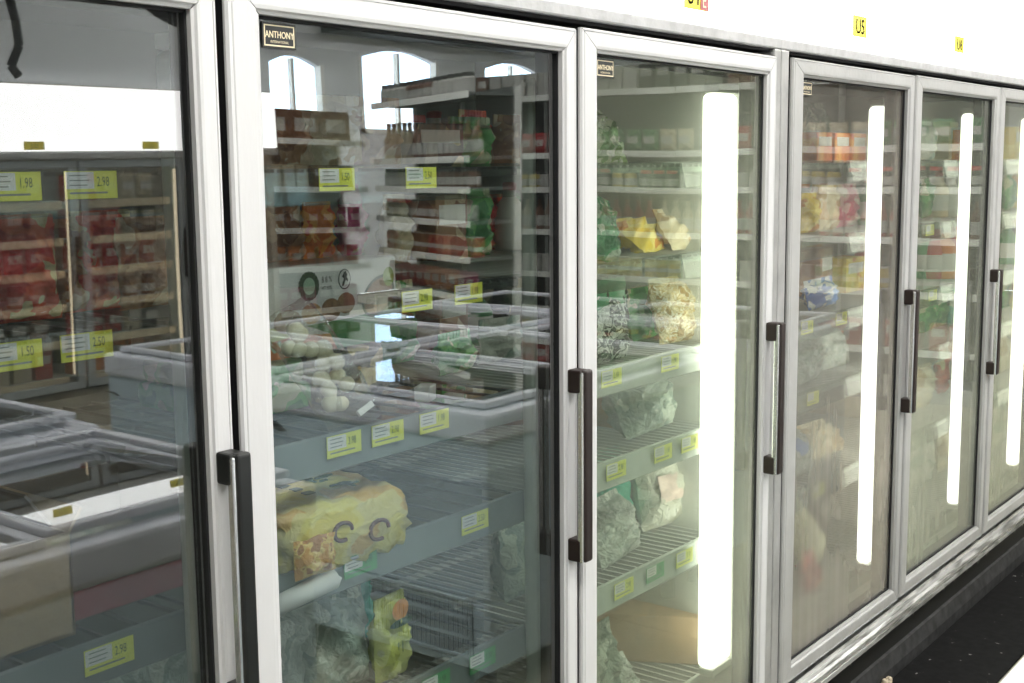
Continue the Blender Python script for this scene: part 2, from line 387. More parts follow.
# mat and cove
tag(MB().rbox((-1.2, -.27, 0.0), (5.9, -.017, .008), .003).build('floor_mat', matm), 'black speckled rubber floor strip along the foot of the cooler row', 'mat')
o = struct(MB().prism([(.003, .082), (-.006, .080), (-.016, .040), (-.016, .0), (.003, 0)], (-.4, 0, 0), (0,1,0), (0,0,1), (6.4, 0, 0)), 'baseboard_front', covem)
d = MB()
for i in range(4): d.rbox((3.30+i*.011, -.040+.004*(i % 2), .008), (3.322+i*.011, -.018+.003*(i % 3), .024+.009*(i % 2)), .007)
tag(d.build('litter_crumb', mat('rusty_crumb', (.5, .42, .30), .8, 0, .4, 60)), 'small tan crumb of debris lodged on the cove under the fogged door', 'debris')

# ------------------------------------------------------------------ glass-door coolers
PITCH = .775; L2 = 1.0996; JOINT = .0813
def LX(i): return L2+(i-2)*PITCH+(JOINT if i >= 4 else 0)
DZ0, DZ1 = .24, 1.735                       # outer bottom and top of a door
LEV = [1.5, 1.3, 1.088, .892, .63, .295]    # shelf decks, last = cooler floor rack
DSY = [0, 0]
PROF = [(0, -.011), (0, -.015), (.05, -.019), (.12, -.019), (.15, -.0175), (.18, -.019), (.72, -.019), (.84, -.018), (.90, -.0145), (1, -.0125), (1, .0), (.08, 0), (.08, -.011), (0, 0)][:-1]
def stile(z0, z1, xo, w, sgn, wt, wb):
    """vertical member, mitred top and bottom; xo outer edge, inner edge at xo+sgn*w"""
    mb = MB(); e = .0008; A = []; B = []
    for s, y in PROF:
        A.append(Vector((xo+sgn*s*w, y, z0+s*wb+e))); B.append(Vector((xo+sgn*s*w, y, z1-s*wt-e)))
    n = len(PROF); fs = [(i, (i+1) % n, (i+1) % n+n, i+n) for i in range(n)]+[tuple(range(n)), tuple(range(n, 2*n))]
    return mb.add(A+B, fs)
def drail(x0, x1, zo, w, sgn, wl, wr):
    mb = MB(); e = .0008; A = []; B = []
    for s, y in PROF:
        A.append(Vector((x0+s*wl+e, y, zo+sgn*s*w))); B.append(Vector((x1-s*wr-e, y, zo+sgn*s*w)))
    n = len(PROF); fs = [(i, (i+1) % n, (i+1) % n+n, i+n) for i in range(n)]+[tuple(range(n)), tuple(range(n, 2*n))]
    return mb.add(A+B, fs)
WR_, WT, WB = .034, .040, .040
def make_door(case, i, y=0, sag=0, face=1, gm=None, handle=True, logo=0, fm=alu, hm=brown):
    """door i (outer left x = LX(i)-.0596); face=1 fronts towards -y"""
    x0 = LX(i)-(.083 if i == 4 else .0706); x1 = LX(i)+.6894; WL = .069 if i == 4 else .057
    org = Vector(((x0+x1)/2, 0, (DZ0+DZ1)/2))
    g = MB(); a, b, c, d_ = x0+WL, x1-WR_, DZ0+WB, DZ1-WT; k = .0035
    g.box((a-.01, -.004, c-.01), (a+.002, .012, d_+.01)).box((b-k, -.004, c-.01), (b+.01, .012, d_+.01))
    g.box((a, -.004, d_-k), (b, .012, d_+.01)).box((a, -.004, c-.01), (b, .012, c+k))
    g.box((x0+.0015, -.0105, DZ0+.0015), (x0+.005, .03, DZ1-.0015)).box((x1-.0045, -.0105, DZ0+.0015), (x1-.0012, .03, DZ1-.0015)).box((x0+.002, .0, DZ1-.02), (x1-.002, .03, DZ1-.002)).box((x0+.002, .0, DZ0+.002), (x1-.002, .03, DZ0+.02))
    door = g.build('door', black, case, org=org)
    # the core of the frame behind the aluminium faces
    for o in (stile(DZ0, DZ1, x0, WL, 1, WT, WB), stile(DZ0, DZ1, x1, WR_, -1, WT, WB)): o.build('stile', fm, door, org=org)
    drail(x0, x1, DZ1, WT, -1, WL, WR_).build('top_rail', fm, door, org=org)
    drail(x0, x1, DZ0, WB, 1, WL, WR_).build('bottom_rail', fm, door, org=org)
    MB().box((a, .001, c), (b, .006, d_)).build('glass_pane', gm, door, org=org)
    if handle:
        h = MB(); hx = x1-.030; z0, z1 = EYE-.70, EYE-.352
        for za, zb in ((z1-.042, z1), (z0, z0+.042)):
            h.rbox((hx, -.046, za), (hx+.028, -.017, zb), .004, 0)
        h.rbox((hx+.001, -.050, z0), (hx+.007, -.038, z1-.004), .002, 1)
        h.rbox((hx+.005, -.054, z0), (hx+.030, -.040, z1), .005, 0, 3)
        h.build('handle', [hm, alu_shiny], door, org=org)
    if logo:
        p = MB(); X = (1, 0, 0); Z = (0, 0, 1); lx, lz, lw, lh = a+.015, d_-.040, .058, .033
        p.box((lx, -.0012, lz), (lx+lw, .0008, lz+lh), 0)
        yy = .0050; q = .0028
        def rect(u0, v0, u1, v1, mm, y_): p.quad([(lx+u0, y_, lz+v0), (lx+u1, y_, lz+v0), (lx+u1, y_, lz+v1), (lx+u0, y_, lz+v1)], mm)
        rect(q, q, lw-q, lh-q, 1, -.0014); rect(q+.0018, q+.0018, lw-q-.0018, lh-q-.0018, 0, -.0016)
        p.text('ANTHONY', (lx+lw/2, -.0018, lz+.0135), X, Z, .0125, 1, .80, True); p.text('ANTHONY', (lx+lw/2+.0004, -.0019, lz+.0137), X, Z, .0125, 1, .80, True)
        p.text('INTERNATIONAL', (lx+lw/2, -.0018, lz+.0070), X, Z, .0048, 1, .85, True)
        p.build('logo_plate', [hblack, cream], door, org=org).__setitem__('label', 'black maker plate with cream border and lettering')
    door.location = org-Vector(case['_o'])
    if sag: door.rotation_euler = (0, R(sag), 0)
    return door
def price_tag(shelf, x, ztop, txt='3.98', w=.074, h=.034, green=False, y=.108, dull=False):
    t = MB(); X = (1, 0, 0); Z = (0, 0, 1); z0 = ztop-h
    t.box((x, y, z0), (x+w, y+.001, ztop), 0)
    t.quad([(x+.001, y-.0004, z0+h*.36), (x+w*.55, y-.0004, z0+h*.36), (x+w*.55, y-.0004, ztop-.001), (x+.001, y-.0004, ztop-.001)], 1)
    t.text(txt, (x+w*.60, y-.0006, z0+h*.45), X, Z, h*.5, 2, .62)
    for k in range(3):
        t.quad([(x+.006, y-.0008, ztop-.006-k*.006), (x+w*(.42+.04*(k % 2)), y-.0008, ztop-.006-k*.006), (x+w*(.42+.04*(k % 2)), y-.0008, ztop-.0045-k*.006), (x+.006, y-.0008, ztop-.0045-k*.006)], 3)
    t.quad([(x+.006, y-.0006, z0+.006), (x+w*.8, y-.0006, z0+.006), (x+w*.8, y-.0006, z0+.0085), (x+.006, y-.0006, z0+.0085)], 3)
    o = t.build('price_tag', [lgreen if green else yellow, ywhite, gink, mat('grey_ink', (.25, .27, .25), .5)], shelf)
    if green: o['label'] = 'green and white price tag'
    return o
def make_shelf(case, x0, x1, z, y0=.12, y1=.70, rail=True, mm=None, rm=None, sp=.026):
    s = MB(); nb = max(2, int((x1-x0)/sp))
    for k in range(nb+1): s.box((x0+(x1-x0-.005)*k/nb, y0, z-.005), (x0+(x1-x0-.005)*k/nb+.005, y1, z))
    for k in range(4):
        yy_ = y0+(y1-y0-.01)*k/3; s.box((x0, yy_, z-.016), (x1, yy_+.009, z-.005))
    sh = s.build('shelf', mm or rackm, case)
    if rail:
        MB().prism([(0, .006), (-.006, .004), (-.012, -.05), (-.006, -.054), (-.003, -.006), (.004, -.002)], (x0, y0, z), (0,1,0), (0,0,1), (x1-x0, 0, 0)).build('price_rail', rm or railm, sh)
    return sh
SHELF = {}
mat('dimmed_back_panel', (.15, .17, .16), .5, 0, .12, 6)  # darker copy for the nearer cooler, its dim interior put into the colour
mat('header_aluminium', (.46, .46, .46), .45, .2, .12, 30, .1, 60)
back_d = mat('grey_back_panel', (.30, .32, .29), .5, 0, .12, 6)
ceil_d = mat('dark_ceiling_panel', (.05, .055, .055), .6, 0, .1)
rack_d = mat('shaded_wire_rack', (.07, .08, .08), .4, 0, .1)  # darker copy of the shelf enamel: shade of the unlit bays painted in
clear_rail = glass('clear_rail_plastic', .06, .4, (.8, .84, .8), .05, wav=0)
railm_d = mat('shaded_rail_plastic', (.19, .22, .22), .3, 0, .1, 20)  # rail plastic darkened, the dimness of the unlit bays put into its colour
def make_case(x0, x1, doors, label, lit, group='white framed glass-door coolers'):
    c = thing('display_cooler', label, 'cooler', (x0, 0, 0), group)
    s = MB()
    s.box((x0, .842, .13), (x1, .90, 2.1)).box((x0, .05, .13), (x0+.045, .84, 2.1)).box((x1-.045, .05, .13), (x1, .84, 2.1))
    s.box((x0, .05, 1.80), (x1, .84, 2.1))
    s.build('cabinet', liner, c)
    MB().box((x0+.045, .832, .2), (x1-.045, .842, 1.80)).build('back_panel', MATS['dimmed_back_panel'] if doors[0] == 1 else back_d, c)
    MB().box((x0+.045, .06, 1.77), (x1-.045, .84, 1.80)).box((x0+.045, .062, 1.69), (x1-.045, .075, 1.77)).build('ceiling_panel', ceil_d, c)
    MB().box((x0+.045, .06, .13), (x1-.045, .84, .20)).build('well', liner2, c)
    # outer aluminium frame: header lip, end posts; black inner frame behind the doors
    h = MB(); h.prism([(0, 1.751), (-.012, 1.751), (-.014, 1.754), (-.014, 1.772), (-.008, 1.777), (.05, 1.777), (.05, 1.751)], (x0, 0, 0), (0,1,0), (0,0,1), (x1-x0, 0, 0))
    h.build('header_rail', MATS['header_aluminium'], c)
    for xa, xb in ((x0+.001, x0+.040), (x1-.034, x1-.001)):
        p = MB().rbox((xa, -.013, .20), (xb, .05, 1.751), .004).build('end_post', alu2 if doors[0] > 3 or xb > 2 else alu, c)
    k = MB(); k.box((x0+.034, .034, .20), (x0+.06, .06, 1.80)).box((x1-.06, .034, .20), (x1-.034, .06, 1.80))
    k.box((x0+.034, .034, 1.70), (x1-.034, .06, 1.80)).box((x0+.034, .034, .20), (x1-.034, .06, .262))
    k.box((x0+.034, .0, 1.745), (x1-.034, .034, 1.751)); k.build('inner_frame', dark, c)
    s = MB().prism([(.0, .215), (-.004, .215), (-.004, .203), (-.016, .201), (-.022, .194), (-.022, .184), (-.012, .180), (-.012, .174), (-.017, .171), (-.017, .158), (-.006, .153), (.05, .153), (.05, .215)], (x0, 0, 0), (0,1,0), (0,0,1), (x1-x0, 0, 0))
    s.build('sill_rail', sillm, c)
    MB().box((x0, .004, .0), (x1, .03, .153)).box((x0, .03, 0), (x1, .8, .13)).build('kick_plate', kick, c)
    # backlit valance above the doors
    fa = MB().box((x0, .0, 1.778), (x1, .04, 2.45)).build('valance', valance, c)
    for d in doors: 
        make_door(c, d, sag={1: .25, 2: .33, 3: .3, 4: .2, 5: .15}.get(d, 0), gm=door_glass[d], logo=d in (2, 3, 4), fm=alu if d < 4 else MATS['worn_aluminium_b'], hm=hblack if d == 1 else brown)
        xa = LX(d)-.0596
        for li, z in enumerate(LEV):
            a = xa+.012
            if (d, li) == (2, 1):
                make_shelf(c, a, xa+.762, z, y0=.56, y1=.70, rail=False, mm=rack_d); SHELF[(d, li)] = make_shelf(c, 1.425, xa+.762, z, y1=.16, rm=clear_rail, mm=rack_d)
            elif (d, li) == (1, 2): continue
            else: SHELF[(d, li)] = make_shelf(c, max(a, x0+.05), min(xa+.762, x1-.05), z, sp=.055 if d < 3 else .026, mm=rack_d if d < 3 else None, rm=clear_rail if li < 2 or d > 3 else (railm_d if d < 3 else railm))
        # mullion behind the closing edge of the door, with its lamp
        xm = {3: 2.507, 6: 4.93}.get(d, xa+.7675)
        if d not in (3, 7): MB().box((xm-.026, .034, .2), (xm+.026, .062, 1.75)).build('mullion', dark, c)
        lw_ = {3: .052, 4: .034, 5: .016, 6: .05}.get(d, .02)
        la = MB().rbox((xm-lw_*.9, .066, 1.655), (xm+lw_*.9, .104, 1.675), .003).rbox((xm-lw_*.9, .066, .312), (xm+lw_*.9, .104, .33), .003).build('lamp_housing', liner, c)
        MB().rbox((xm-lw_, .068, .33), (xm+lw_, .108, 1.655), .014, 0, 3).build('lamp_lens', lamp_w if d in lit else lampoff, la)
    return c
mat('worn_aluminium_b', (.43, .43, .42), .42, .15, .08, 9, .1, 60)
case1 = make_case(.2, 2.603, (1, 2, 3), 'nearer white-framed three-door cooler, its doors clearest, full of frozen packs', (3,))
case2 = make_case(2.603, 5.80, (4, 5, 6, 7), 'farther grey-framed four-door cooler with fogged doors and glowing lamps', (4, 5, 6, 7))
# location labels on the valance
def vlabel(case, txt, x0, x1, z0, z1, red=False):
    fa = [o for o in case.children if o.name.startswith('valance')][0]
    p = MB(); p.box((x0, -.003, z0), (x1, .0, z1), 0)
    wd = (x1-x0)
    for ox in (-.0008, .0008): p.text(txt, ((x0+x1)/2 - (.0 if not red else .014)+ox, -.0034, z0+(z1-z0)*.16), (1,0,0), (0,0,1), (z1-z0)*1.0, 1, .92 if not red else .72, True)
    if red:
        p.box((x1-.032, -.0045, z0+.001), (x1, -.003, z1), 2); p.text('E', (x1-.027, -.005, z0+.006), (1,0,0), (0,0,1), .04, 3, .8)
    p.build('location_label', [sign_y, ink, sign_r, cream], fa)
vlabel(case1, 'U4', 2.19, 2.283, 1.805, 1.862, True)
vlabel(case2, 'U5', 3.026, 3.110, 1.812, 1.863)
vlabel(case2, 'U6', 3.790, 3.868, 1.822, 1.868)
vlabel(case1, 'U3', 1.45, 1.54, 1.812, 1.863)

# price tags where the photograph shows them: (door, level, left pixel, text, green)
for d, li, px, tx, gr in [(2, 0, 317, '1.50', 0), (2, 0, 404, '2.50', 0), (2, 1, 400, '2.98', 0), (2, 1, 453, '1.98', 0),
        (2, 2, 325, '3.98', 0), (2, 2, 370, '2.98', 0), (2, 2, 418, '1.98', 0), (2, 3, 460, '3.50', 0), (2, 3, 342, '2.98', 1),
        (2, 4, 420, '1.98', 1), (2, 4, 468, '1.50', 1),
        (1, 0, -20, '1.98', 0), (1, 0, 62, '2.98', 0), (1, 1, -18, '1.50', 0), (1, 1, 58, '2.50', 0), (1, 3, 82, '2.98', 0),
        (3, 2, 600, '2.98', 0), (3, 2, 660, '1.98', 0), (3, 3, 605, '2.98', 0), (3, 3, 653, '3.98', 0), (3, 3, 680, '1.98', 0),
        (3, 4, 613, '2.98', 0), (3, 4, 645, '1.98', 1), (3, 4, 675, '3.50', 0), (3, 5, 672, '2.50', 0),
        (4, 2, 800, '1.98', 0), (4, 2, 835, '2.98', 0), (4, 3, 806, '2.50', 0), (4, 4, 812, '1.98', 0), (5, 1, 925, '1.98', 0), (5, 2, 928, '2.98', 0)]:
    z = LEV[li]+.003
    price_tag(SHELF[(d, li)], xof(px, .108, z), z-.002 if li not in (2,) or d != 2 else z+.002, tx, green=bool(gr), y=.104)

# ------------------------------------------------------------------ packaged goods
def pillow(w_, h_, t_, seed=0, nx=12, nz=14, wr=.010, p=2.2):
    """a filled pouch standing in the x-z plane, its seams flat at the rim"""
    r = random.Random(seed); ph = [r.uniform(0, 6.3) for _ in range(8)]
    def wob(u, v): return wr*(sin(5*u+3*v+ph[0])+.7*sin(9*v-4*u+ph[1])+.5*sin(15*u+11*v+ph[2])+.4*sin(23*v-17*u+ph[3]))
    vs, fs = [], []
    for s in (-1, 1):
        for j in range(nz+1):
            for i in range(nx+1):
                u, v = 2*i/nx-1, 2*j/nz-1
                e = max(0, 1-abs(u)**p)**.5*max(0, 1-abs(v)**(p+.6))**.5
                inset = 1-.05*(1-abs(v))*0-.04*(1-v*v)*abs(u)
                vs.append(Vector((u*w_/2*inset+wob(v*1.3, u)*.25*abs(v), s*(t_/2*e+wob(u, v)*e)+wob(u*.7, v)*.12, h_*(j/nz)+wob(u+1, v)*.3*(v if v > 0 else 0))))
    k = (nx+1)*(nz+1)
    for s in (0, 1):
        for j in range(nz):
            for i in range(nx):
                a = s*k+j*(nx+1)+i; q = (a, a+1, a+nx+2, a+nx+1); fs.append(q if s == 0 else q[::-1])
    return vs, fs
C = {  # colours of the goods
 'red': [(.55, .03, .03), (.8, .1, .05), (.75, .6, .3)], 'orange': [(.8, .22, .04), (.9, .4, .08), (.8, .15, .05)],
 'yellow': [(.85, .62, .05), (.9, .75, .2), (.7, .3, .05)], 'green': [(.06, .3, .1), (.15, .5, .15), (.6, .65, .4)],
 'white': [(.75, .75, .7), (.65, .67, .62), (.4, .5, .45)], 'pink': [(.75, .2, .3), (.85, .5, .5), (.8, .7, .6)],
 'blue': [(.06, .15, .5), (.15, .3, .6), (.7, .72, .75)], 'brown': [(.25, .1, .05), (.4, .2, .1), (.6, .45, .3)],
 'cream': [(.75, .65, .45), (.8, .72, .55), (.55, .4, .22)], 'magenta': [(.5, .03, .18), (.6, .05, .25), (.6, .3, .3)],
 'black': [(.03, .03, .03), (.15, .13, .1), (.5, .4, .2)], 'teal': [(.05, .35, .3), (.1, .5, .4), (.55, .65, .55)]}
PM = {k: patch(k+'_film', v, 14) for k, v in C.items()}
BM = {k: patch(k+'_print', v, 22, .5, .05, kind='vor') for k, v in C.items()}
solid = {k: mat(k+'_solid', v[0], .3, 0, .1, 20) for k, v in C.items()}
noodle = patch('noodle_film', [(.85, .75, .5), (.7, .55, .28), (.9, .85, .66), (.5, .35, .15)], 60, .25, .8, 80)
bgblk = patch('black_white_film', [(.04, .05, .04), (.6, .65, .6), (.08, .1, .08), (.75, .78, .74)], 34, .2, .8, 60)
frost = patch('frosted_film', [(.60, .64, .58), (.70, .73, .68), (.5, .55, .5), (.78, .8, .76)], 16, .22, 1.0, 40, 'noise')
frost_g = patch('greenish_frosted_film', [(.38, .46, .40), (.46, .54, .47), (.3, .38, .33), (.6, .66, .58)], 14, .2, 1.0, 34)
dump = mat('dumpling_dough', (.86, .80, .58), .5, 0, .08, 20)

KIDX = 0
def drop(root, x, y, z, rz=0, rx=0, ry=0):
    root.location = (x, y, z); root.rotation_euler = (rx, ry, rz); return root
def pouch(label, film_, w_=.15, h_=.2, t_=.05, seed=1, name='food_pouch', cat='pouch', seal=None, band=None, group=None):
    t = grow(thing(name, label, cat, group=group)); t['_o'] = (0, 0, 0)
    MB().add(*pillow(w_, h_, t_, seed)).build('pouch_body', film_, t, smooth=True)
    s = MB()
    for i in range(9): s.box((-w_/2+.004+i*(w_-.008)/9, -.002, h_-.004), (-w_/2+.004+(i+.82)*(w_-.008)/9, .002, h_+.014))
    s.box((-w_/2+.003, -.0012, h_-.006), (w_/2-.003, .0012, h_+.013)); s.build('top_seal', seal or film_, t)
    if band:
        b = MB(); y = -t_/2*.92-.002
        vs, fs = pillow(w_*.7, h_*.34, .012, seed+5, 8, 5, .001); b.add([v+Vector((0, y, h_*.34)) for v in vs], fs); b.build('printed_label', band, t, smooth=True)
    return t
def carton(label, print_, w_=.12, d_=.06, h_=.16, name='food_carton', cat='box', panel=None, group=None):
    t = thing(name, label, cat, group=group); t['_o'] = (0, 0, 0)
    MB().rbox((-w_/2, -d_/2, 0), (w_/2, d_/2, h_), .003).build('carton_body', print_, t)
    b = MB(); b.box((-w_*.4, -d_/2-.0015, h_*.55), (w_*.4, -d_/2+.001, h_*.85)); b.build('front_panel', panel or ywhite, t)
    return t
def bottle(label, body, cap, h_=.22, r=.035, band=None, name='bottle', cat='bottle', group=None):
    t = thing(name, label, cat, group=group); t['_o'] = (0, 0, 0)
    MB().lathe([(r*.9, 0), (r, .008), (r, h_*.55), (r*.85, h_*.66), (r*.4, h_*.8), (r*.38, h_*.92)], 14).build('bottle_body', body, t, smooth=True)
    MB().lathe([(r*.42, h_*.9), (r*.44, h_), (r*.3, h_+.004)], 12).build('cap', cap, t)
    MB().lathe([(r+.001, h_*.15), (r+.001, h_*.5)], 14, caps=False).build('bottle_label', band or ywhite, t, smooth=True)
    return t
ORD = ['top', 'second', 'third', 'fourth', 'fifth', 'bottom']
def on(d, li, px, y): return xof(px, y, LEV[li])

# ---- door 2 goods
xb = xof(402, .30, 1.25); bz = LEV[2]
dark_tray = []
for k, x in enumerate((xb-.30, xb-.10)):
    o = MB().rbox((-.09, -.13, 0), (.09, .13, .048), .012).rbox((-.085, -.12, .045), (.085, .12, .092), .014).build('vacuum_pack', PM['black'] if k else PM['green'], org=(0,0,0))
    tag(o, ['dark green flat vacuum pack beneath the left end of the vegetable box', 'black flat vacuum pack beneath the right end of the vegetable box'][k], 'pack'); drop(o, x, .45, bz)
bx = thing('vegetable_box', 'long white carton printed with a green pot, potatoes and a cucumber in the second door', 'box', (xb-.40, .31, bz+.094), rot=(0, 0, R(4))); bx['_o'] = (0, 0, 0)
BW, BH, BD = .43, .155, .24
MB().rbox((0, 0, 0), (BW, BD, BH), .004).build('carton_body', ywhite, bx)
a = MB(); X = (1,0,0); Z = (0,0,1); yy = -.0008
def poly(mb, pts, m, y=yy): mb.add([(px_, y, pz_) for px_, pz_ in pts], [tuple(range(len(pts)))], m)
# lower printed band: yellow-green to orange and dark green
poly(a, [(.0, .001), (BW*.60, .001), (BW*.56, .030), (BW*.36, .036), (0, .024)], 1)
poly(a, [(0, .024), (BW*.36, .036), (BW*.40, .052), (BW*.15, .056), (0, .046)], 0, -.0010)
poly(a, [(BW*.60, .001), (BW-.001, .001), (BW-.001, .062), (BW*.70, .052), (BW*.42, .050), (BW*.56, .030)], 2)
for cx, cz, rx, rz, m_ in [(.105, .062, .034, .020, 3), (.165, .070, .026, .018, 4), (.215, .072, .026, .020, 3), (.255, .080, .024, .019, 3)]: a.disc((.03+cx, -.0012, cz), X, Z, rx, 18, m_, rz)
for k, (cx, cz, rx, rz) in enumerate([(.055, .075, .030, .024), (.055, .096, .025, .022), (.052, .108, .021, .018)]): a.disc((cx+.0, -.0014-k*.0002, cz), X, Z, rx, 16, 5 if k < 2 else 0, rz)
a.disc((.375, -.0014, .085), (cos(.5), 0, sin(.5)), (-sin(.5), 0, cos(.5)), .050, 20, 6, .034); a.disc((.375, -.0016, .085), (cos(.5), 0, sin(.5)), (-sin(.5), 0, cos(.5)), .044, 20, 3, .029)
a.disc((.405, -.0018, .118), X, Z, .016, 14, 5, .018)
for k in range(20):                            # scalloped round seal
    an = 2*pi*k/20; a.disc((.190+.022*cos(an), -.0016, .118+.022*sin(an)), X, Z, .0045, 6, 6)
a.disc((.190, -.0018, .118), X, Z, .0225, 20, 6); a.disc((.190, -.0020, .118), X, Z, .015, 16, 7)
a.disc((.282, -.0016, .123), X, Z, .0165, 20, 8, .0185); a.disc((.282, -.0018, .123), X, Z, .0145, 20, 9, .0165)
poly(a, [(.274, .112), (.279, .111), (.290, .131), (.286, .135)], 8, -.0020); poly(a, [(.275, .128), (.290, .118), (.292, .122), (.279, .133)], 8, -.0021)
poly(a, [(.278, .128), (.288, .131), (.286, .137), (.280, .136)], 8, -.0021)
a.text('8 8 %', (.222, -.0018, .121), X, Z, .015, 8, .8); a.text('HT 50%', (.222, -.0018, .108), X, Z, .010, 8, .8)
for k in range(3): poly(a, [(.085+k*.022, .030), (.100+k*.022, .012), (.107+k*.022, .014), (.093+k*.022, .033)], 7, -.0014)
a.build('printed_panel', [mat('lime_print', (.55, .62, .08), .5), mat('orange_print', (.80, .45, .06), .5), mat('leaf_print', (.07, .30, .10), .5), mat('potato_print', (.30, .16, .08), .5, 0, .3, 60),
    mat('tan_print', (.62, .36, .16), .5, 0, .2, 60), mat('pale_green_print', (.36, .48, .14), .5, 0, .3, 50), mat('dark_green_print', (.05, .08, .04), .5), mat('mint_print', (.35, .5, .35), .5), ink, ywhite], bx)
zt = bz+.094+BH
for k, (px, c, w_, h_) in enumerate([(285, 'brown', .085, .085), (318, 'orange', .075, .09), (352, 'magenta', .05, .12)]):
    o = pouch('%s packet standing on top of the long vegetable box' % c, PM[c], w_, h_, .045, k+20); drop(o, xof(px, .42, zt), .42, zt)
for k, (px, c, w_, h_) in enumerate([(415, 'red', .10, .11), (450, 'brown', .09, .10), (490, 'red', .12, .12), (525, 'green', .09, .12)]):
    lab = {415: 'red packet nearest the vegetable box, on the short second shelf', 450: 'brown packet on the short second shelf between two red packets', 490: 'wide red packet in the middle of the short second shelf', 525: 'green packet at the right end of the short second shelf'}[px]
    o = pouch(lab, PM[c], w_, h_, .05, k+30); drop(o, xof(px, .63, LEV[1]), .63, LEV[1], rz=R(rnd.uniform(-20, 20)))
# dumpling bag slumped over the third shelf
t = thing('dumpling_bag', 'clear bag of pale dumplings slumped at the front of the third shelf, second door', 'bag'); t['_o'] = (0, 0, 0)
MB().add(*pillow(.13, .21, .055, 3, 14, 18, .006)).build('bag_film', film, t, smooth=True)
d = MB(); r_ = random.Random(4)
for k in range(15):
    bm = bmesh.new(); bmesh.ops.create_icosphere(bm, subdivisions=2, radius=1)
    c0 = Vector((r_.uniform(-.036, .036), r_.uniform(-.010, .010), .03+.010*k)); s0 = Vector((r_.uniform(.014, .019), .012, r_.uniform(.012, .016)))
    d.add([Vector((v.co.x*s0.x, v.co.y*s0.y, v.co.z*s0.z))+c0 for v in bm.verts], [tuple(v.index for v in f.verts) for f in bm.faces]); bm.free()
d.build('dumplings', dump, t, smooth=True, kind='stuff')
MB().box((-.02, -.030, -.004), (.02, -.026, .006)).build('bag_clip', ywhite, t)
drop(t, xof(362, .15, LEV[2]+.01), .165, LEV[2]+.012, rz=R(8), rx=R(-30), ry=R(-16))
# small white box tossed on top
o = MB().rbox((-.022, -.014, -.014), (.022, .014, .014), .002).build('small_box', ywhite, org=(0,0,0)); tag(o, 'tiny white carton tilted on its edge beside the green end of the vegetable box', 'box')
drop(o, xof(424, .2, 1.2), .20, LEV[2]+.014, rz=R(25))
# big yellow rice-cake bag on the fourth shelf
t = thing('yellow_food_bag', 'big yellow plastic bag with dark green characters lying on the fourth shelf, second door', 'bag'); t['_o'] = (0, 0, 0)
bw, bd, bh = .275, .42, .108
bm = bmesh.new(); bmesh.ops.create_cube(bm, size=1)
bmesh.ops.subdivide_edges(bm, edges=bm.edges[:], cuts=9, use_grid_fill=True)
r_ = random.Random(8)
for v in bm.verts:
    u = v.co*2; k = max(abs(u.x), abs(u.y), abs(u.z)); q = u.normalized()*k if u.length else u
    q = u*.72+q*.28
    v.co = Vector((q.x*bw/2, q.y*bd/2, (q.z*.5+.5)*bh)) + Vector((.004*sin(31*q.y+9*q.z), .006*sin(22*q.x+14*q.z), .004*sin(17*q.x+19*q.y)))
mb = MB().add([v.co.copy() for v in bm.verts], [tuple(v.index for v in f.verts) for f in bm.faces]); bm.free()
ybag = patch('yellow_bag_film', [(.80, .66, .10), (.86, .76, .22), (.80, .70, .30), (.78, .5, .16)], 8, .3, .5, 30)
mb.build('bag_film', ybag, t, smooth=True)
p = MB()                                     # rows of brush characters on the top face
r_ = random.Random(5)
for k in range(5):
    cx, cy, sz = .045, .12-k*.062, .038
    for q in range(6):
        x_, y_ = cx+r_.uniform(-.5, .4)*sz, cy+r_.uniform(-.5, .4)*sz; hz = r_.random() < .5; l_ = r_.uniform(.35, .8)*sz; wd = .0045
        p.box((x_, y_, bh+.001), (x_+(l_ if hz else wd), y_+(wd if hz else l_), bh+.0035), 0)
for k in range(9): p.box((-.03+.002*(k % 2), .13-k*.032, bh+.001), (-.012, .13-k*.032+.016, bh+.003), 0)
p.build('printed_characters', gink, t)
p = MB()
for cx, cz, rr in ((-.03, .066, .018), (.045, .052, .020)):
    n_ = 16
    for k in range(12): p.cyl((cx+rr*cos(k*.42), -bd/2-.002, cz+rr*.8*sin(k*.42)), (cx+rr*cos((k+1)*.42), -bd/2-.002, cz+rr*.8*sin((k+1)*.42)), .0035, n=5)
p.build('printed_rings', mat('purple_brown_print', (.16, .06, .06), .5), t)
vs, fs = pillow(.08, .06, .03, 6, 8, 8, .004); MB().add([v+Vector((-.09, -bd/2-.004, .012)) for v in vs], fs).build('orange_corner', patch('gold_film', [(.75, .35, .05), (.9, .6, .15), (.5, .2, .03)], 40, .2, .6, 60), t, smooth=True)
drop(t, xof(408, .12, LEV[3])-bw/2+.002,   .086+bd/2+.002, LEV[3]-.014, rz=R(-4))
# white rolled edge of a bag poking out at the left
o = MB().cyl((-.07, 0, 0), (.055, -.0, .012), .015, .017, 14).lathe([(0.002, 0), (.012, .004), (.015, .012)], 10, (.055, 0, 0)).build('paper_roll', ywhite, org=(0,0,0), smooth=True)
tag(o, 'short white rolled paper tube at the left of the fourth shelf, under the yellow bag', 'tube'); drop(o, xof(298, .115, LEV[3]), .098, LEV[3]-.032)
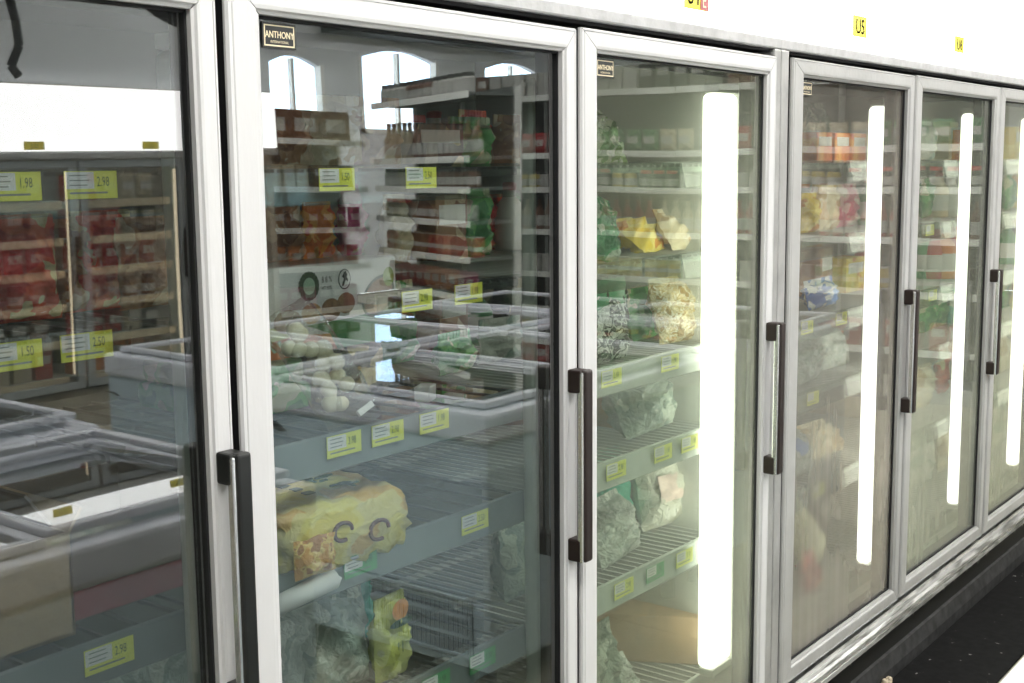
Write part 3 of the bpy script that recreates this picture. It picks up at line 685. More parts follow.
# fifth shelf of door 2
for lab, f_, px, y, w_, h_, t_, rz in [
   ('frosted grey bag at the far left of the fifth shelf, second door', frost, 296, .24, .13, .19, .07, 10), ('greenish frosted bag beside the yellow-topped pouch, second door', frost_g, 338, .20, .13, .155, .08, -12),
   ('teal film bag behind the yellow-topped pouch, second door', PM['teal'], 352, .32, .12, .17, .06, 5),
   ('frosted bag at the right end of the fifth shelf, second door', frost_g, 520, .24, .15, .14, .08, 14)]:
    o = pouch(lab, f_, w_, h_, t_, int(px)); drop(o, on(2, 4, px, y), y, LEV[4], rz=R(rz), rx=R(-6))
t = pouch('standing yellow pouch with orange picture top, second door', patch('lemon_film', [(.62, .66, .14), (.74, .76, .3), (.66, .66, .42)], 12, .25, .5), .085, .135, .04, 77)
ov = MB().disc((0, -.026, .105), X, Z, .030, 18, 0, .007); ov.disc((0, -.0255, .128), X, Z, .022, 14, 1, .018); ov.text('I I', (0, -.024, .05), X, Z, .03, 0, .7, True); ov.build('printed_label', [gink, mat('orange_picture', (.8, .3, .06), .5, 0, .4, 50)], t)
drop(t, on(2, 4, 393, .15), .155, LEV[4]+.002, rz=R(4))
# upper shelves of doors 1 and 2: dim goods
def dim(d, li, items, y=.38, row=''):
    for k, (px, kind, c, w_, h_) in enumerate(items):
        lab = '%s %s, %s from the left, %s%s shelf behind the %s door' % (c, {'p': 'packet', 'c': 'carton', 'b': 'bottle', 'r': 'round tub'}[kind], ['first', 'second', 'third', 'fourth', 'fifth', 'sixth', 'seventh', 'eighth', 'ninth', 'tenth'][k], row, ORD[li], ['', 'nearest', 'second', 'third', 'fourth', 'fifth', 'sixth'][d])
        if kind == 'p': o = pouch(lab, PM[c], w_, h_, .05, rnd.randrange(999))
        elif kind == 'c': o = carton(lab, BM[c], w_, .09, h_)
        elif kind == 'b': o = bottle(lab, solid[c], solid['red' if k % 2 else 'white'], h_, w_/2)
        else:
            o = thing('food_tub', lab, 'tub'); o['_o'] = (0, 0, 0)
            MB().lathe([(w_*.4, 0), (w_*.5, h_)], 16).build('tub_body', BM[c], o, smooth=True); MB().lathe([(w_*.53, h_), (w_*.53, h_+.01), (w_*.5, h_+.012)], 16).build('lid', ywhite, o)
        yy_ = y+rnd.uniform(-.03, .05); drop(o, on(d, li, px, yy_), yy_, LEV[li]+.001, rz=R(rnd.uniform(-8, 8)))
dim(2, 0, [(285, 'p', 'brown', .12, .10), (330, 'p', 'cream', .14, .11), (375, 'p', 'brown', .13, .11), (425, 'c', 'black', .12, .08), (470, 'p', 'green', .12, .08), (515, 'p', 'brown', .13, .09)], .3)
dim(2, 2, [(455, 'p', 'green', .12, .07), (500, 'p', 'white', .13, .08)], .35)
dim(1, 1, [(15, 'p', 'red', .13, .13), (60, 'p', 'brown', .12, .12), (105, 'p', 'red', .11, .13), (150, 'p', 'brown', .11, .12)], .30)
# cardboard boxes of door 1
def open_box(label, w_, d_, h_, stripe=None, m_=card, inner=card_d):
    t = thing('cardboard_box', label, 'box'); t['_o'] = (0, 0, 0); e = .004; b = MB()
    b.box((-w_/2, -d_/2, 0), (w_/2, d_/2, e)).box((-w_/2, -d_/2, 0), (w_/2, -d_/2+e, h_)).box((-w_/2, d_/2-e, 0), (w_/2, d_/2, h_)).box((-w_/2, -d_/2, 0), (-w_/2+e, d_/2, h_)).box((w_/2-e, -d_/2, 0), (w_/2, d_/2, h_))
    b.build('box_body', m_, t)
    for s in (-1, 1):
        T = Matrix.Translation((s*w_/2, 0, h_)) @ Matrix.Rotation(R(35*s), 4, 'Y'); MB().box((min(0, s*e), -d_/2+.004, 0), (max(0, s*e), d_/2-.004, w_*.22), 0, T).build('flap', m_, t)
    if stripe: MB().box((-w_/2+.001, -d_/2-.001, .002), (w_/2-.001, -d_/2, h_*.30)).build('printed_stripe', stripe, t)
    return t
o = open_box('dark open cardboard carton with a red stripe on the fourth shelf of the nearest door', .28, .26, .14, mat('dull_red_stripe', (.30, .04, .05), .6), card_d); drop(o, on(1, 3, 95, .34), .34, LEV[3])
o = open_box('brown cardboard carton at the left end of the fourth shelf of the nearest door', .16, .22, .14); drop(o, on(1, 3, -25, .28), .28, LEV[3])
o = open_box('cardboard carton at the right end of the fourth shelf of the nearest door', .10, .2, .13, None, mat('grey_card', (.28, .27, .25), .8)); drop(o, on(1, 3, 178, .40), .40, LEV[3])
for k, px in enumerate((30, 110, 180)):
    o = pouch('frosted bag, %s from the left on the fifth shelf of the nearest door' % ['first', 'second', 'third'][k], frost_g, .16, .15, .07, 60+k); drop(o, on(1, 4, px, .3), .3, LEV[4])

# ---- door 3 goods
def put(lab, f_, d, li, px, y, w_, h_, t_, rz=0, rx=0, ry=0, z=0, **k):
    o = pouch(lab, f_, w_, h_, t_, int(px)+li, **k); return drop(o, on(d, li, px, y), y, LEV[li]+.002+z, rz=R(rz), rx=R(rx), ry=R(ry))
put('green and silver shiny pack leaning at the left of the top shelf, third door', patch('silver_green_film', [(.2, .35, .12), (.7, .75, .55), (.8, .82, .7), (.35, .5, .2)], 22, .15, 1, 40), 3, 0, 610, .18, .17, .12, .05, 5, -30)
for k, (px, c) in enumerate([(632, 'green'), (650, 'red'), (668, 'red'), (690, 'cream')]):
    o = carton(['green carton', 'first of two adjoining red cartons', 'second of two adjoining red cartons', 'cream carton'][k]+' at the back of the top shelf, third door', BM[c], .10, .08, [.08, .09, .12, .10][k]); drop(o, on(3, 0, px, .40), .40, LEV[0], rz=R(rnd.uniform(-10, 10)))
put('green speckled bag at the left of the second shelf, third door', patch('green_speckle_film', [(.03, .22, .10), (.08, .35, .16), (.6, .7, .6)], 30, .2, .8), 3, 1, 604, .17, .12, .14, .05, 0, -20, 18)
put('yellow flat bag in the middle of the second shelf, third door', PM['yellow'], 3, 1, 655, .24, .14, .10, .05, 10, -50)
put('pale yellow bag against the lamp on the second shelf, third door', PM['cream'], 3, 1, 690, .20, .13, .10, .05, -10, -35)
put('frosted see-through bag standing behind the yellow flat bag, third door', frost, 3, 1, 645, .40, .20, .17, .06, 0, -8)
o = put('tall green-headed pack with black and white print on the third shelf, third door', bgblk, 3, 2, 612, .165, .14, .165, .045, 4, -4)
hd = MB(); vs, fs = pillow(.134, .062, .034, 3, 10, 6, .001); hd.add([v+Vector((0, -.006, .112)) for v in vs], fs); hd.build('green_header', mat('header_green', (.05, .36, .16), .3), o, smooth=True)
put('noodle pack glowing beside the lamp on the third shelf, third door', noodle, 3, 2, 680, .19, .16, .14, .06, -6, -14)
put('green pouch between the black and white pack and the noodles, third door', PM['green'], 3, 2, 645, .28, .12, .11, .05, 3, -10)
put('red-tipped pouch behind the noodle pack, third door', PM['red'], 3, 2, 700, .33, .10, .16, .05, 3, -6)
put('large greenish frosted bag on the fourth shelf, third door', frost_g, 3, 3, 650, .20, .24, .15, .11, 5, -22)
put('teal-tinted bag behind the large frosted bag, third door', PM['teal'], 3, 3, 632, .36, .20, .17, .08, 0, -10)
t = thing('cardboard_box', 'tan cardboard box with black characters beside the lamp, third door', 'box'); t['_o'] = (0, 0, 0)
MB().rbox((-.08, -.09, 0), (.08, .09, .185), .003).build('box_body', mat('tan_card', (.62, .44, .30), .75, 0, .06, 20), t)
p = MB(); p.text('K', (-.012, -.0915, .115), X, Z, .035, 0, .8)
for q in [(.026, .150, .062, .156), (.052, .128, .058, .152), (.030, .126, .060, .132), (.030, .108, .036, .130), (.028, .098, .064, .104), (.054, .100, .060, .122), (.040, .112, .060, .117)]: p.box((q[0], -.0915, q[1]), (q[2], -.0905, q[3]), 0)
p.build('printed_characters', ink, t); drop(t, on(3, 3, 688, .40), .36, LEV[3], rz=R(-6))
o = open_box('plain cardboard carton at the left of the fourth shelf, third door', .12, .18, .13); drop(o, on(3, 3, 604, .36), .38, LEV[3])
put('clear bag with a teal top at the left of the fifth shelf, third door', frost, 3, 4, 622, .19, .20, .13, .09, 8, -25)
put('bright teal knotted bag top on the fifth shelf, third door', patch('teal_bag_film', [(.04, .40, .28), (.07, .5, .36), (.03, .3, .2)], 8, .25, .6), 3, 4, 617, .30, .13, .19, .07, 0, -10)
put('bulging white bag with a red printed curve on the fifth shelf, third door', patch('white_bag_film', [(.72, .72, .62), (.8, .8, .72), (.6, .6, .5)], 10, .25, .9, 30), 3, 4, 668, .24, .19, .185, .10, -8, -12, band=mat('white_print_red', (.7, .55, .5), .4, 0, .3, 50))
put('clear wrapped tray right of the bulging white bag, third door', frost, 3, 4, 700, .34, .12, .17, .06, 0, -5)
# bottom: flattened cardboard boxes
def flat_box(label, x, y, z, w_, d_, h_, rz, rx=0):
    t = thing('cardboard_box', label, 'box'); t['_o'] = (0, 0, 0)
    MB().rbox((-w_/2, -d_/2, 0), (w_/2, d_/2, h_), .003).build('box_body', card, t)
    MB().box((-.006, -d_/2+.002, h_), (.006, d_/2-.002, h_+.0012)).build('top_seam', card_d, t)
    MB().disc((w_*.2, -.02, h_+.0015), (1,0,0), (0,1,0), .012, 12, 0, .007).build('hand_hole', card_d, t); return drop(t, x, y, z, R(rz), R(rx))
flat_box('tan cardboard box lying askew in front on the bottom shelf, third door', on(3, 5, 645, .34), .36, LEV[5]+.002, .32, .32, .12, 28)
flat_box('second tan cardboard box, upright behind the askew one, third door', on(3, 5, 690, .62), .62, LEV[5], .30, .16, .20, 5)
put('frosted grey bag at the left end of the bottom shelf, third door', frost_g, 3, 5, 604, .17, .12, .20, .06, 5, -5)
put('white frosted bag in front of the cardboard boxes, third door', frost, 3, 5, 625, .18, .12, .09, .06, -5, -30)
put('blue bag beside the lamp over the cardboard boxes, third door', PM['blue'], 3, 5, 700, .52, .08, .22, .05)

# ---- doors 4, 5, 6
for k, px in enumerate((808, 826, 843, 870, 888)):
    o = carton('orange carton, %s from the left on the top shelf behind the fourth door' % ['first', 'second', 'third', 'fourth', 'fifth'][k], BM['orange' if k < 3 else 'cream'], .105, .10, .085)
    if k >= 3: o['label'] = ['cream carton just right of the lamp on the top shelf, fourth door', 'cream carton at the right end of the top shelf, fourth door'][k-3]
    drop(o, on(4, 0, px, .25), .25, LEV[0])
put('slumped grey bag lying over the orange cartons, fourth door', frost_g, 4, 0, 818, .34, .20, .17, .06, 0, -10)
dim(4, 1, [(806, 'p', 'yellow', .14, .10), (826, 'p', 'cream', .12, .12), (846, 'p', 'pink', .12, .12), (868, 'b', 'green', .07, .15), (885, 'b', 'cream', .07, .14)], .26)
put('blue and white pack on the third shelf behind the fourth door', patch('blue_white_film', [(.10, .2, .6), (.75, .78, .8), (.15, .3, .65)], 14), 4, 2, 822, .20, .22, .07, .05, 3, -10)
dim(4, 2, [(812, 'c', 'brown', .13, .15), (842, 'c', 'yellow', .14, .11), (862, 'b', 'red', .06, .16), (880, 'b', 'white', .06, .16)], .36)
put('clear white bag heaped at the left of the fourth shelf, fourth door', frost, 4, 3, 806, .18, .20, .17, .10, 5, -25)
put('second clear bag slumped right of the heaped one, fourth door', frost, 4, 3, 835, .22, .18, .12, .09, -5, -30)
put('orange filled bag at the back of the fourth shelf, fourth door', PM['orange'], 4, 3, 832, .42, .13, .16, .06)
put('white pack with a blue line on the fifth shelf, fourth door', frost, 4, 4, 802, .18, .15, .15, .07, 5, -25, band=mat('blue_line_print', (.12, .22, .6), .4))
put('cream bag lying on the fifth shelf, fourth door', PM['cream'], 4, 4, 828, .22, .20, .10, .08, -5, -40)
o = open_box('pale carton standing behind the cream bag, fourth door', .20, .2, .18, None, mat('pale_card', (.6, .5, .38), .8)); drop(o, on(4, 4, 845, .45), .45, LEV[4])
put('big yellowish frosted sack leaning at the left of the bottom shelf, fourth door', patch('yellow_sack_film', [(.62, .62, .42), (.72, .72, .52), (.55, .54, .34)], 14, .22, 1, 34), 4, 5, 812, .22, .26, .24, .12, 12, -28)
put('red printed pack at the foot of the yellowish sack, fourth door', PM['red'], 4, 5, 812, .145, .13, .10, .04, 8, -12, 10)
dim(5, 0, [(925, 'p', 'white', .12, .12), (940, 'c', 'cream', .12, .14), (955, 'c', 'orange', .14, .11), (976, 'c', 'orange', .16, .11)], .26)
dim(5, 1, [(925, 'p', 'green', .12, .13), (938, 'b', 'cream', .08, .16), (950, 'b', 'white', .08, .15), (972, 'b', 'yellow', .07, .14)], .26)
dim(5, 2, [(924, 'b', 'green', .08, .17), (934, 'b', 'red', .08, .17), (944, 'b', 'orange', .08, .18), (953, 'b', 'red', .08, .17), (974, 'b', 'white', .07, .16)], .24)
dim(5, 3, [(925, 'p', 'green', .14, .14), (940, 'p', 'green', .14, .15), (955, 'p', 'teal', .13, .14), (975, 'c', 'black', .12, .15)], .24)
dim(5, 4, [(922, 'p', 'cream', .15, .14), (942, 'p', 'red', .09, .20), (958, 'p', 'white', .13, .16)], .26)
dim(5, 5, [(920, 'p', 'white', .18, .18), (945, 'p', 'cream', .16, .14)], .3)
dim(6, 0, [(1008, 'c', 'yellow', .14, .13), (1018, 'c', 'cream', .14, .12)], .26)
dim(6, 1, [(1007, 'p', 'green', .12, .13), (1016, 'p', 'yellow', .13, .14)], .26)
dim(6, 2, [(1006, 'b', 'green', .08, .17), (1014, 'b', 'black', .08, .16)], .24)
dim(6, 3, [(1006, 'p', 'green', .14, .14), (1016, 'p', 'yellow', .13, .12)], .24)
dim(6, 4, [(1002, 'p', 'cream', .15, .14), (1014, 'p', 'white', .13, .16)], .26)
dim(6, 5, [(998, 'p', 'white', .18, .18)], .3)

back_pal = {3: [['red', 'cream', 'red', 'brown', 'cream'], ['cream', 'brown', 'green', 'white', 'black'], ['green', 'brown', 'green', 'black', 'brown'], ['brown', 'green', 'cream', 'brown', 'brown']],
            4: [['orange', 'red', 'cream', 'orange', 'brown'], ['brown', 'cream', 'brown', 'black', 'green'], ['brown', 'red', 'blue', 'brown', 'black'], ['cream', 'brown', 'orange', 'brown', 'white'], ['brown', 'black', 'cream', 'brown', 'brown']],
            5: [['white', 'cream', 'orange', 'orange', 'brown'], ['brown', 'cream', 'white', 'black', 'brown'], ['brown', 'pink', 'brown', 'yellow', 'black'], ['brown', 'orange', 'red', 'brown', 'white'], ['green', 'teal', 'green', 'cream', 'black']]}
for d_, rows in back_pal.items():
    for li, cs in enumerate(rows):
        its = []
        for k, c in enumerate(cs):
            X_ = LX(d_)+.05+k*.132; its.append((proj((X_, .54, LEV[li]))[0], 'cbpcb'[(k+li) % 5] if li not in (1, 3) else 'pcpbp'[k], c, .115 if 'cbpcb'[(k+li) % 5] != 'b' else .08, [.11, .15, .15, .15, .17][li]*rnd.uniform(.85, 1.1)))
        dim(d_, li, its, .54, 'back row, ')

# ------------------------------------------------------------------ chest freezers (seen mirrored in the doors)
def chest(label, x0, x1, y0, y1, zt, tags=(), end_grille=True, content=('white', 'cream', 'green', 'white'), nl=2, tilt=0):
    """y1 is the side facing the cooler row"""
    t = thing('chest_freezer', label, 'freezer', ((x0+x1)/2, (y0+y1)/2, 0)); zb = .10
    b = MB(); e = .05
    b.rbox((x0, y0, zb), (x1, y1, .32), .02); 
    b.box((x0, y0, .32), (x0+e, y1, zt-.07)).box((x1-e, y0, .32), (x1, y1, zt-.07)).box((x0+e, y0, .32), (x1-e, y0+e, zt-.07)).box((x0+e, y1-e, .32), (x1-e, y1, zt-.07))
    b.build('freezer_body', frz, t)
    MB().box((x0+e, y0+e, .32), (x1-e, y1-e, .325)).build('freezer_floor', frz_in, t)
    r_ = MB(); o_ = .012
    for a, c in (((x0-o_, y0-o_), (x0+e+.01, y1+o_)), ((x1-e-.01, y0-o_), (x1+o_, y1+o_)), ((x0+e, y0-o_), (x1-e, y0+e+.01)), ((x0+e, y1-e-.01), (x1-e, y1+o_))):
        r_.rbox((a[0], a[1], zt-.09), (c[0], c[1], zt-.008), .012)
    r_.build('rim', frz_rim, t)
    xs = [x0+.03+(x1-x0-.06)*k/nl for k in range(nl+1)]
    for k in range(nl):
        a, c = xs[k]+.002, xs[k+1]-.002; ya_, yb_ = y0+.03, y1-.03; z = zt-.004+.012*(k % 2); f = MB(); q = .030
        f.rbox((a, ya_, z), (a+q, yb_, z+.018), .004).rbox((c-q, ya_, z), (c, yb_, z+.018), .004).rbox((a+q, ya_, z), (c-q, ya_+q, z+.018), .004).rbox((a+q, yb_-q, z), (c-q, yb_, z+.018), .004)
        ld = f.build('sliding_lid', alu_shiny if 0 else frz_rim, t); TT = Matrix.Translation((0, yb_-q, z+.012)) @ Matrix.Rotation(R(tilt), 4, 'X') @ Matrix.Translation((0, -(yb_-q), -z-.012)); MB().box((a+q, ya_+q, z+.006), (c-q, yb_-q, z+.010), 0, TT).build('lid_glass', lid_glass, ld)
    if end_grille:
        g = MB(); gy0, gy1, gz0, gz1 = y1-.47, y1-.06, .145, .315; X0 = x0-.004
        g.box((X0, gy0, gz0), (X0+.003, gy1, gz1), 1)
        n_ = 24
        for k in range(n_): yy_ = gy0+.006+(gy1-gy0-.012)*k/(n_-1); g.box((X0-.008, yy_-.0035, gz0), (X0, yy_+.0035, gz1), 0)
        for z in (gz0, (gz0*2+gz1)/3, (gz0+gz1*2)/3, gz1): g.box((X0-.009, gy0, z-.004), (X0-.001, gy1, z+.004), 0)
        g.build('vent_grille', [frz, dark], t, kind='stuff')
    f = MB()
    for x in (x0+.08, x1-.08):
        for y in (y0+.08, y1-.08): f.cyl((x, y, 0), (x, y, zb), .025, n=10)
    f.build('castors', dark, t)
    # goods heaped inside, one object each
    cols = max(2, int((x1-x0-.12)/.19)); rows = max(2, int((y1-y0-.12)/.20)); k = 0
    for i in range(cols):
        for j in range(rows):
            c = content[(i*7+j*3) % len(content)]; k += 1
            lab = '%s pack, %s column and %s row inside the %s' % (c, NTH[i], NTH[j], label.split(',')[0])
            o = pouch(lab, frost if c == 'frost' else PM[c], .18, .22, .05, i*10+j, group='packs inside the '+label.split(',')[0], name='frozen_pack', cat='pack')
            drop(o, x0+.12+(x1-x0-.24)*i/max(1, cols-1), y0+.20+(y1-y0-.26)*j/max(1, rows-1), zt-.21+rnd.uniform(0, .03), rz=R(rnd.uniform(-30, 30)), rx=R(80+rnd.uniform(-8, 8)))
            bs = MB().box((-.08, -.005, -.0), (.08, .005, .0)) if 0 else None
    s_ = MB().box((x0+e, y0+e, .325), (x1-e, y1-e, zt-.27)); s_.build('ice_and_stock', mat('packed_frozen_goods', (.25, .24, .22), .7, 0, .5, 25, .6, 20), t, kind='stuff')
    return t
chest('pale chest freezer, nearest the camera beside the first door', .62, 1.90, -1.60, -.80, .80, tilt=2.6, content=('cream', 'white', 'frost', 'white'))
chest('second-row chest freezer, back to back with the nearest one', .62, 1.90, -2.46, -1.63, .83, content=('white', 'frost', 'white', 'blue'))
chest('blue-grey chest freezer, its vented end facing the second door', 2.54, 3.72, -1.69, -.79, .85, content=('black', 'frost', 'brown', 'green'))
chest('back-row blue-grey chest freezer, behind the one with the vented end', 2.62, 3.72, -2.62, -1.72, .85, content=('black', 'frost', 'brown', 'red'))
chest('farther chest freezer, along the aisle past the vented one', 3.75, 4.95, -1.69, -.79, .85, content=('black', 'frost', 'brown', 'green'), end_grille=False)
chest('farthest chest freezer, in the back row towards the shelves', 3.75, 4.95, -2.62, -1.72, .85, content=('brown', 'frost', 'black', 'red'), end_grille=False)

# ------------------------------------------------------------------ small far goods, one mesh each
FAR = {}
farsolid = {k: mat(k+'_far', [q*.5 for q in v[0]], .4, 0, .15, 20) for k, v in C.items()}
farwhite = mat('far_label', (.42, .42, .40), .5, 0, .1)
def far_mesh(kind, c, big=1.0):
    key = (kind, c, big)
    if key in FAR: return FAR[key]
    mb = MB(); mats = [farsolid[c], farwhite, solid['black' if c != 'black' else 'red']]
    if kind == 'bottle': mb.lathe([(.036, 0), (.036, .14), (.015, .19), (.015, .24)], 10).lathe([(.017, .235), (.017, .26)], 8, m=2).lathe([(.037, .03), (.037, .11)], 10, m=1, caps=False)
    elif kind == 'can': mb.lathe([(.045, 0), (.045, .13)], 12).lathe([(.042, .13), (.042, .137)], 12, m=1).lathe([(.0455, .04), (.0455, .07)], 12, m=1, caps=False)
    elif kind == 'box': mb.rbox((-.055, -.04, 0), (.055, .04, .17), .003, 0, 1).box((-.04, -.0415, .09), (.04, -.04, .14), 1).box((-.04, .04, .09), (.04, .0415, .14), 1)
    elif kind == 'jar': mb.lathe([(.04, 0), (.045, .01), (.045, .09), (.035, .11)], 12).lathe([(.038, .105), (.038, .13)], 12, m=2).lathe([(.046, .02), (.046, .07)], 12, m=1, caps=False)
    elif kind == 'packet':
        mb.add(*pillow(.12, .16, .05, hash(c) % 7 if 0 else len(c), 6, 6, .006)); mb.box((-.04, -.028, .06), (.04, -.024, .11), 1)
    elif kind == 'crate': mb.rbox((-.13, -.10, 0), (.13, .10, .22), .006, 0, 1).box((-.09, -.102, .06), (.09, -.10, .16), 1)
    if big != 1: mb.v = [v*big for v in mb.v]
    FAR[key] = mb.mesh(kind, mats); return FAR[key]
SEEN = {}
def far_put(kind, c, x, y, z, rz, place, big=1.0):
    o = bpy.data.objects.new(kind, far_mesh(kind, c, big)); COL.objects.link(o); o.location = (x, y, z); o.rotation_euler = (0, 0, rz)
    k = SEEN[place] = SEEN.get(place, -1)+1
    tag(o, '%s %s, %s from the left, %s' % (c, kind, NTH[k], place), kind, 'goods on the '+place)
def gondola(label, p0, p1, depth, levels, short, hgt, seed, palette, kinds, pegs=False, top=True, upright_end=True):
    """shelving unit from p0 to p1 (plan), goods face the left-hand side of p0->p1"""
    p0, p1 = Vector((*p0, 0)), Vector((*p1, 0)); d = (p1-p0); ln = d.length; d.normalize(); n_ = Vector((-d.y, d.x, 0)); ang = math.atan2(d.y, d.x)
    t = thing('shelving_unit', label, 'shelf', p0, rot=(0, 0, ang)); t['_o'] = (0, 0, 0)
    b = MB(); b.box((0, -.03, 0), (ln, 0, hgt)); b.box((0, -.03, 0), (.03, depth, hgt*.0+.12)); b.build('back_panel', gond_d, t)
    nb = max(1, round(ln/1.0))
    for k in range(nb+1): MB().box((ln*k/nb-.015, -.03, 0), (ln*k/nb+.015, .02, hgt)).build('upright', gond, t)
    MB().box((0, 0, 0), (ln, depth, .10)).build('plinth', gond, t)
    r_ = random.Random(seed)
    for li, z in enumerate(levels):
        for k in range(nb):
            s = MB().box((ln*k/nb+.004, 0, z-.02), (ln*(k+1)/nb-.004, depth, z)); sh = s.build('shelf', gond_d, t)
            MB().box((ln*k/nb+.004, depth, z-.035), (ln*(k+1)/nb-.004, depth+.006, z+.008)).build('price_rail', MATS['gondola_rail'], sh)
        x = .08; gap = (levels[li-1]-z-.03) if li else .3
        while x < ln-.07:
            kind = kinds[li % len(kinds)]; c = r_.choice(palette[li % len(palette)])
            run = r_.randint(2, 5); wd = {'bottle': .095, 'can': .105, 'box': .125, 'jar': .105, 'packet': .135, 'crate': .28}[kind]
            for q in range(run):
                if x > ln-.07: break
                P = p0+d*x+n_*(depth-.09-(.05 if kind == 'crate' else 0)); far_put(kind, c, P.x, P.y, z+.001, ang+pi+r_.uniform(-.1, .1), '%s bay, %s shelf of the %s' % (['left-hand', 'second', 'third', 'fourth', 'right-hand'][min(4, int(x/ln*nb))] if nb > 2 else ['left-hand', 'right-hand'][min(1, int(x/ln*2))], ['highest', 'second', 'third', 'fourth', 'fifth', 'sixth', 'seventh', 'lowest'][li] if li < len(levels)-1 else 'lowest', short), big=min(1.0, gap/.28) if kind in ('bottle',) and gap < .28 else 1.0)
                x += wd
            x += r_.uniform(0, .04)
    return t
mat('gondola_rail', (.80, .82, .80), .4, 0, .1, 20)
gondola('long dark-backed shelving unit facing down the aisle, packed with boxes and jars', (8.0, -5.30), (8.0, -1.05), .38, [2.03, 1.60, 1.34, 1.02, .69, .33], 'long aisle-end shelving', 2.06, 3,
        [['white', 'brown', 'black', 'brown'], ['cream', 'red', 'green'], ['white', 'yellow', 'black'], ['red', 'brown', 'cream'], ['green', 'yellow', 'white'], ['red', 'green', 'cream']], ['box', 'packet', 'jar', 'bottle', 'can', 'box'])
gondola('shelving unit stocked with sauce bottles and canned goods, under the middle window', (7.08, -5.10), (6.42, -3.66), .34, [1.98, 1.58, 1.38, 1.16, .92, .66, .36], 'sauce shelving', 2.02, 9,
        [['brown', 'black', 'black', 'white'], ['brown', 'black', 'cream'], ['white', 'green', 'brown'], ['white', 'brown', 'black'], ['red', 'red', 'brown'], ['red', 'magenta', 'orange'], ['red', 'green']], ['jar', 'bottle', 'jar', 'jar', 'can', 'packet', 'box'])
gondola('low shelving unit with green crates, just past the end of the far cooler row', (6.0, -6.15), (7.15, -6.0), .36, [1.72, 1.36, 1.05, .75, .42], 'crate shelving', 1.75, 5,
        [['green', 'green', 'brown'], ['cream', 'brown'], ['brown', 'cream'], ['orange', 'brown'], ['magenta', 'black']], ['crate', 'box', 'packet', 'packet', 'box'])

# ------------------------------------------------------------------ the cooler row across the shop
ZB = DZ0
oc = thing('display_cooler', 'far cooler row across the shop with a glowing white valance, mirrored in the nearest door', 'cooler', (1.87, -5, 0))
X0, X1, YO = 1.87, 5.6, -5.0
s = MB(); s.box((X0, YO-.84, .1), (X1, YO-.78, 2.0)).box((X0, YO-.78, .1), (X0+.05, YO-.05, 2.0)).box((X1-.05, YO-.78, .1), (X1, YO-.05, 2.0)).box((X0, YO-.78, 1.72), (X1, YO-.05, 2.0)).box((X0, YO-.78, 0), (X1, YO-.02, .2))
s.build('cabinet', mat('far_liner', (.3, .27, .22), .6), oc)
va = MB().rbox((X0, YO-.05, 1.632), (X1, YO+.02, 1.99), .01).build('valance', valance, oc)
for k, tx in enumerate(['U14', 'U13', 'U12', 'U11', 'U10']):
    x = 2.2+k*.775; p = MB(); p.box((x, YO+.021, 1.640), (x+.12, YO+.023, 1.685), 0); p.text(tx, (x+.06, YO+.0235, 1.648), (1,0,0), (0,0,1), .038, 1, .7, True)
    # faces +y: mirror the lettering so it reads from the aisle
    p.v = [Vector((2*(x+.06)-v.x, v.y, v.z)) for v in p.v]; p.build('location_label', [sign_y, ink], va)
MB().rbox((X0, YO-.03, 1.585), (X1, YO+.025, 1.628), .008).build('header_rail', alu2, oc)
shf = {}
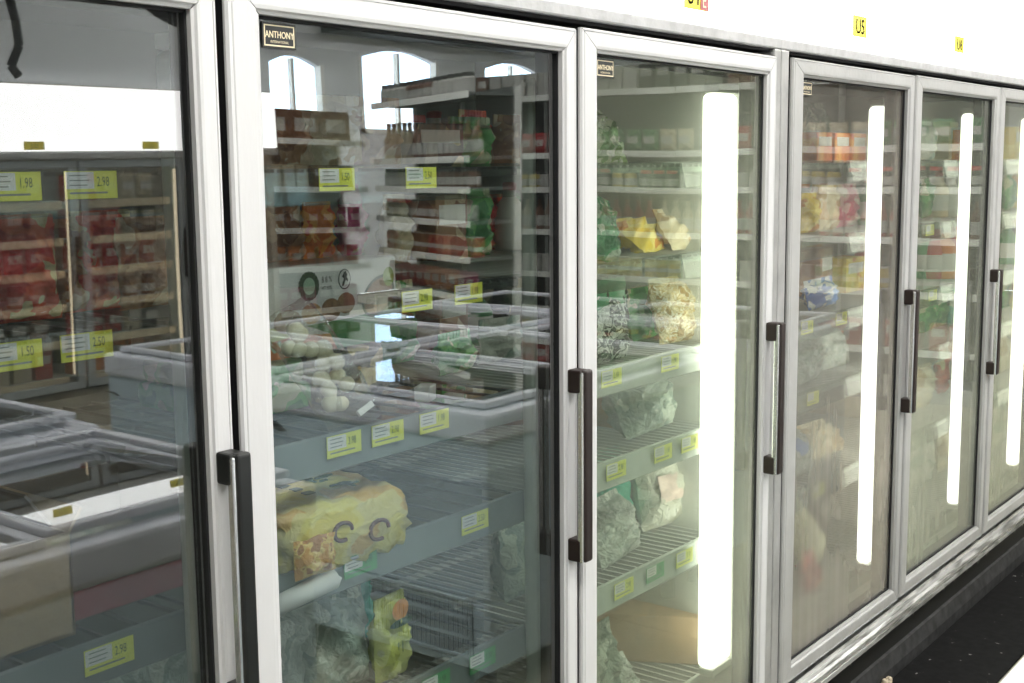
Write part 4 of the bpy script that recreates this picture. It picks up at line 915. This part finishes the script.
for k in range(4):
    xa = 2.645+k*.775-.105
    if xa+.755 > X1: break
    dr = MB(); zt = 1.58
    dr.rbox((xa, YO-.02, .25), (xa+.05, YO+.01, zt), .004).rbox((xa+.705, YO-.02, .25), (xa+.755, YO+.01, zt), .004).rbox((xa+.05, YO-.02, zt-.045), (xa+.705, YO+.01, zt), .004).rbox((xa+.05, YO-.02, .25), (xa+.705, YO+.01, .295), .004)
    dd = dr.build('door', mat('far_door_frame', (.30, .32, .33), .4, .3), oc)
    MB().box((xa+.05, YO-.008, .295), (xa+.705, YO-.004, zt-.045)).build('glass_pane', opp_glass, dd)
    MB().rbox((xa+.715, YO+.02, .85), (xa+.74, YO+.05, 1.15), .005).build('handle', brown, dd)
    la = MB().rbox((xa+.74, YO-.10, .32), (xa+.772, YO-.07, 1.52), .008).build('lamp_lens', lamp_o, oc)
    for li, z in enumerate([1.34, 1.13, .94, .74, .52, .30]):
        sh = MB().box((xa+.01, YO-.70, z-.012), (xa+.74, YO-.14, z)).build('shelf', gond, oc)
        MB().box((xa+.01, YO-.14, z-.04), (xa+.74, YO-.134, z+.006)).build('price_rail', mat('far_price_rail', (.6, .5, .36), .4), sh)
        x = xa+.08; c = rnd.choice(['red', 'brown', 'orange', 'cream', 'green', 'brown', 'red'])
        while x < xa+.68:
            if rnd.random() < .3: c = rnd.choice(['red', 'brown', 'orange', 'cream', 'black', 'brown'])
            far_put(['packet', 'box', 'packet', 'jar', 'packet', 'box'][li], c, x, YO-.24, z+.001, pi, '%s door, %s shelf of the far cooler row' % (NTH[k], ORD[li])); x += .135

# hanging cables (dark, upper left of the first door's mirror image) and round convex mirror
tag(MB().tube([Vector((2.75, -3.5, 3.59)), Vector((2.78, -3.52, 2.5)), Vector((2.86, -3.5, 2.12)), Vector((2.87, -3.5, 2.02)), Vector((2.84, -3.52, 1.94)), Vector((2.86, -3.5, 1.90))], .018, 7).build('hanging_cable', black), 'thick black cable hanging from the ceiling in front of the far cooler row', 'cable')
t = thing('convex_mirror', 'dark round convex security mirror under the ceiling over the aisle', 'mirror', (3.66, -3.5, 2.47)); t['_o'] = (0, 0, 0)
vs = MB().lathe([(.02, .10), (.16, .085), (.29, .05), (.36, 0)], 24)
vs.build('mirror_dome', mat('dark_mirror', (.16, .17, .17), .12, .7, .1), t, smooth=True); MB().lathe([(.37, -.02), (.38, 0), (.36, .012)], 24).build('mirror_rim', black, t)
MB().cyl((0, 0, 0), (0, -.25, .85-.0), .012).build('hanger', black, t)
t.rotation_euler = (R(-65), 0, 0)
for c in t.children:
    if c.name.startswith('hanger'): c.rotation_euler = (R(65), 0, 0)

for o in bpy.data.objects:
    if '_o' in o: del o['_o']
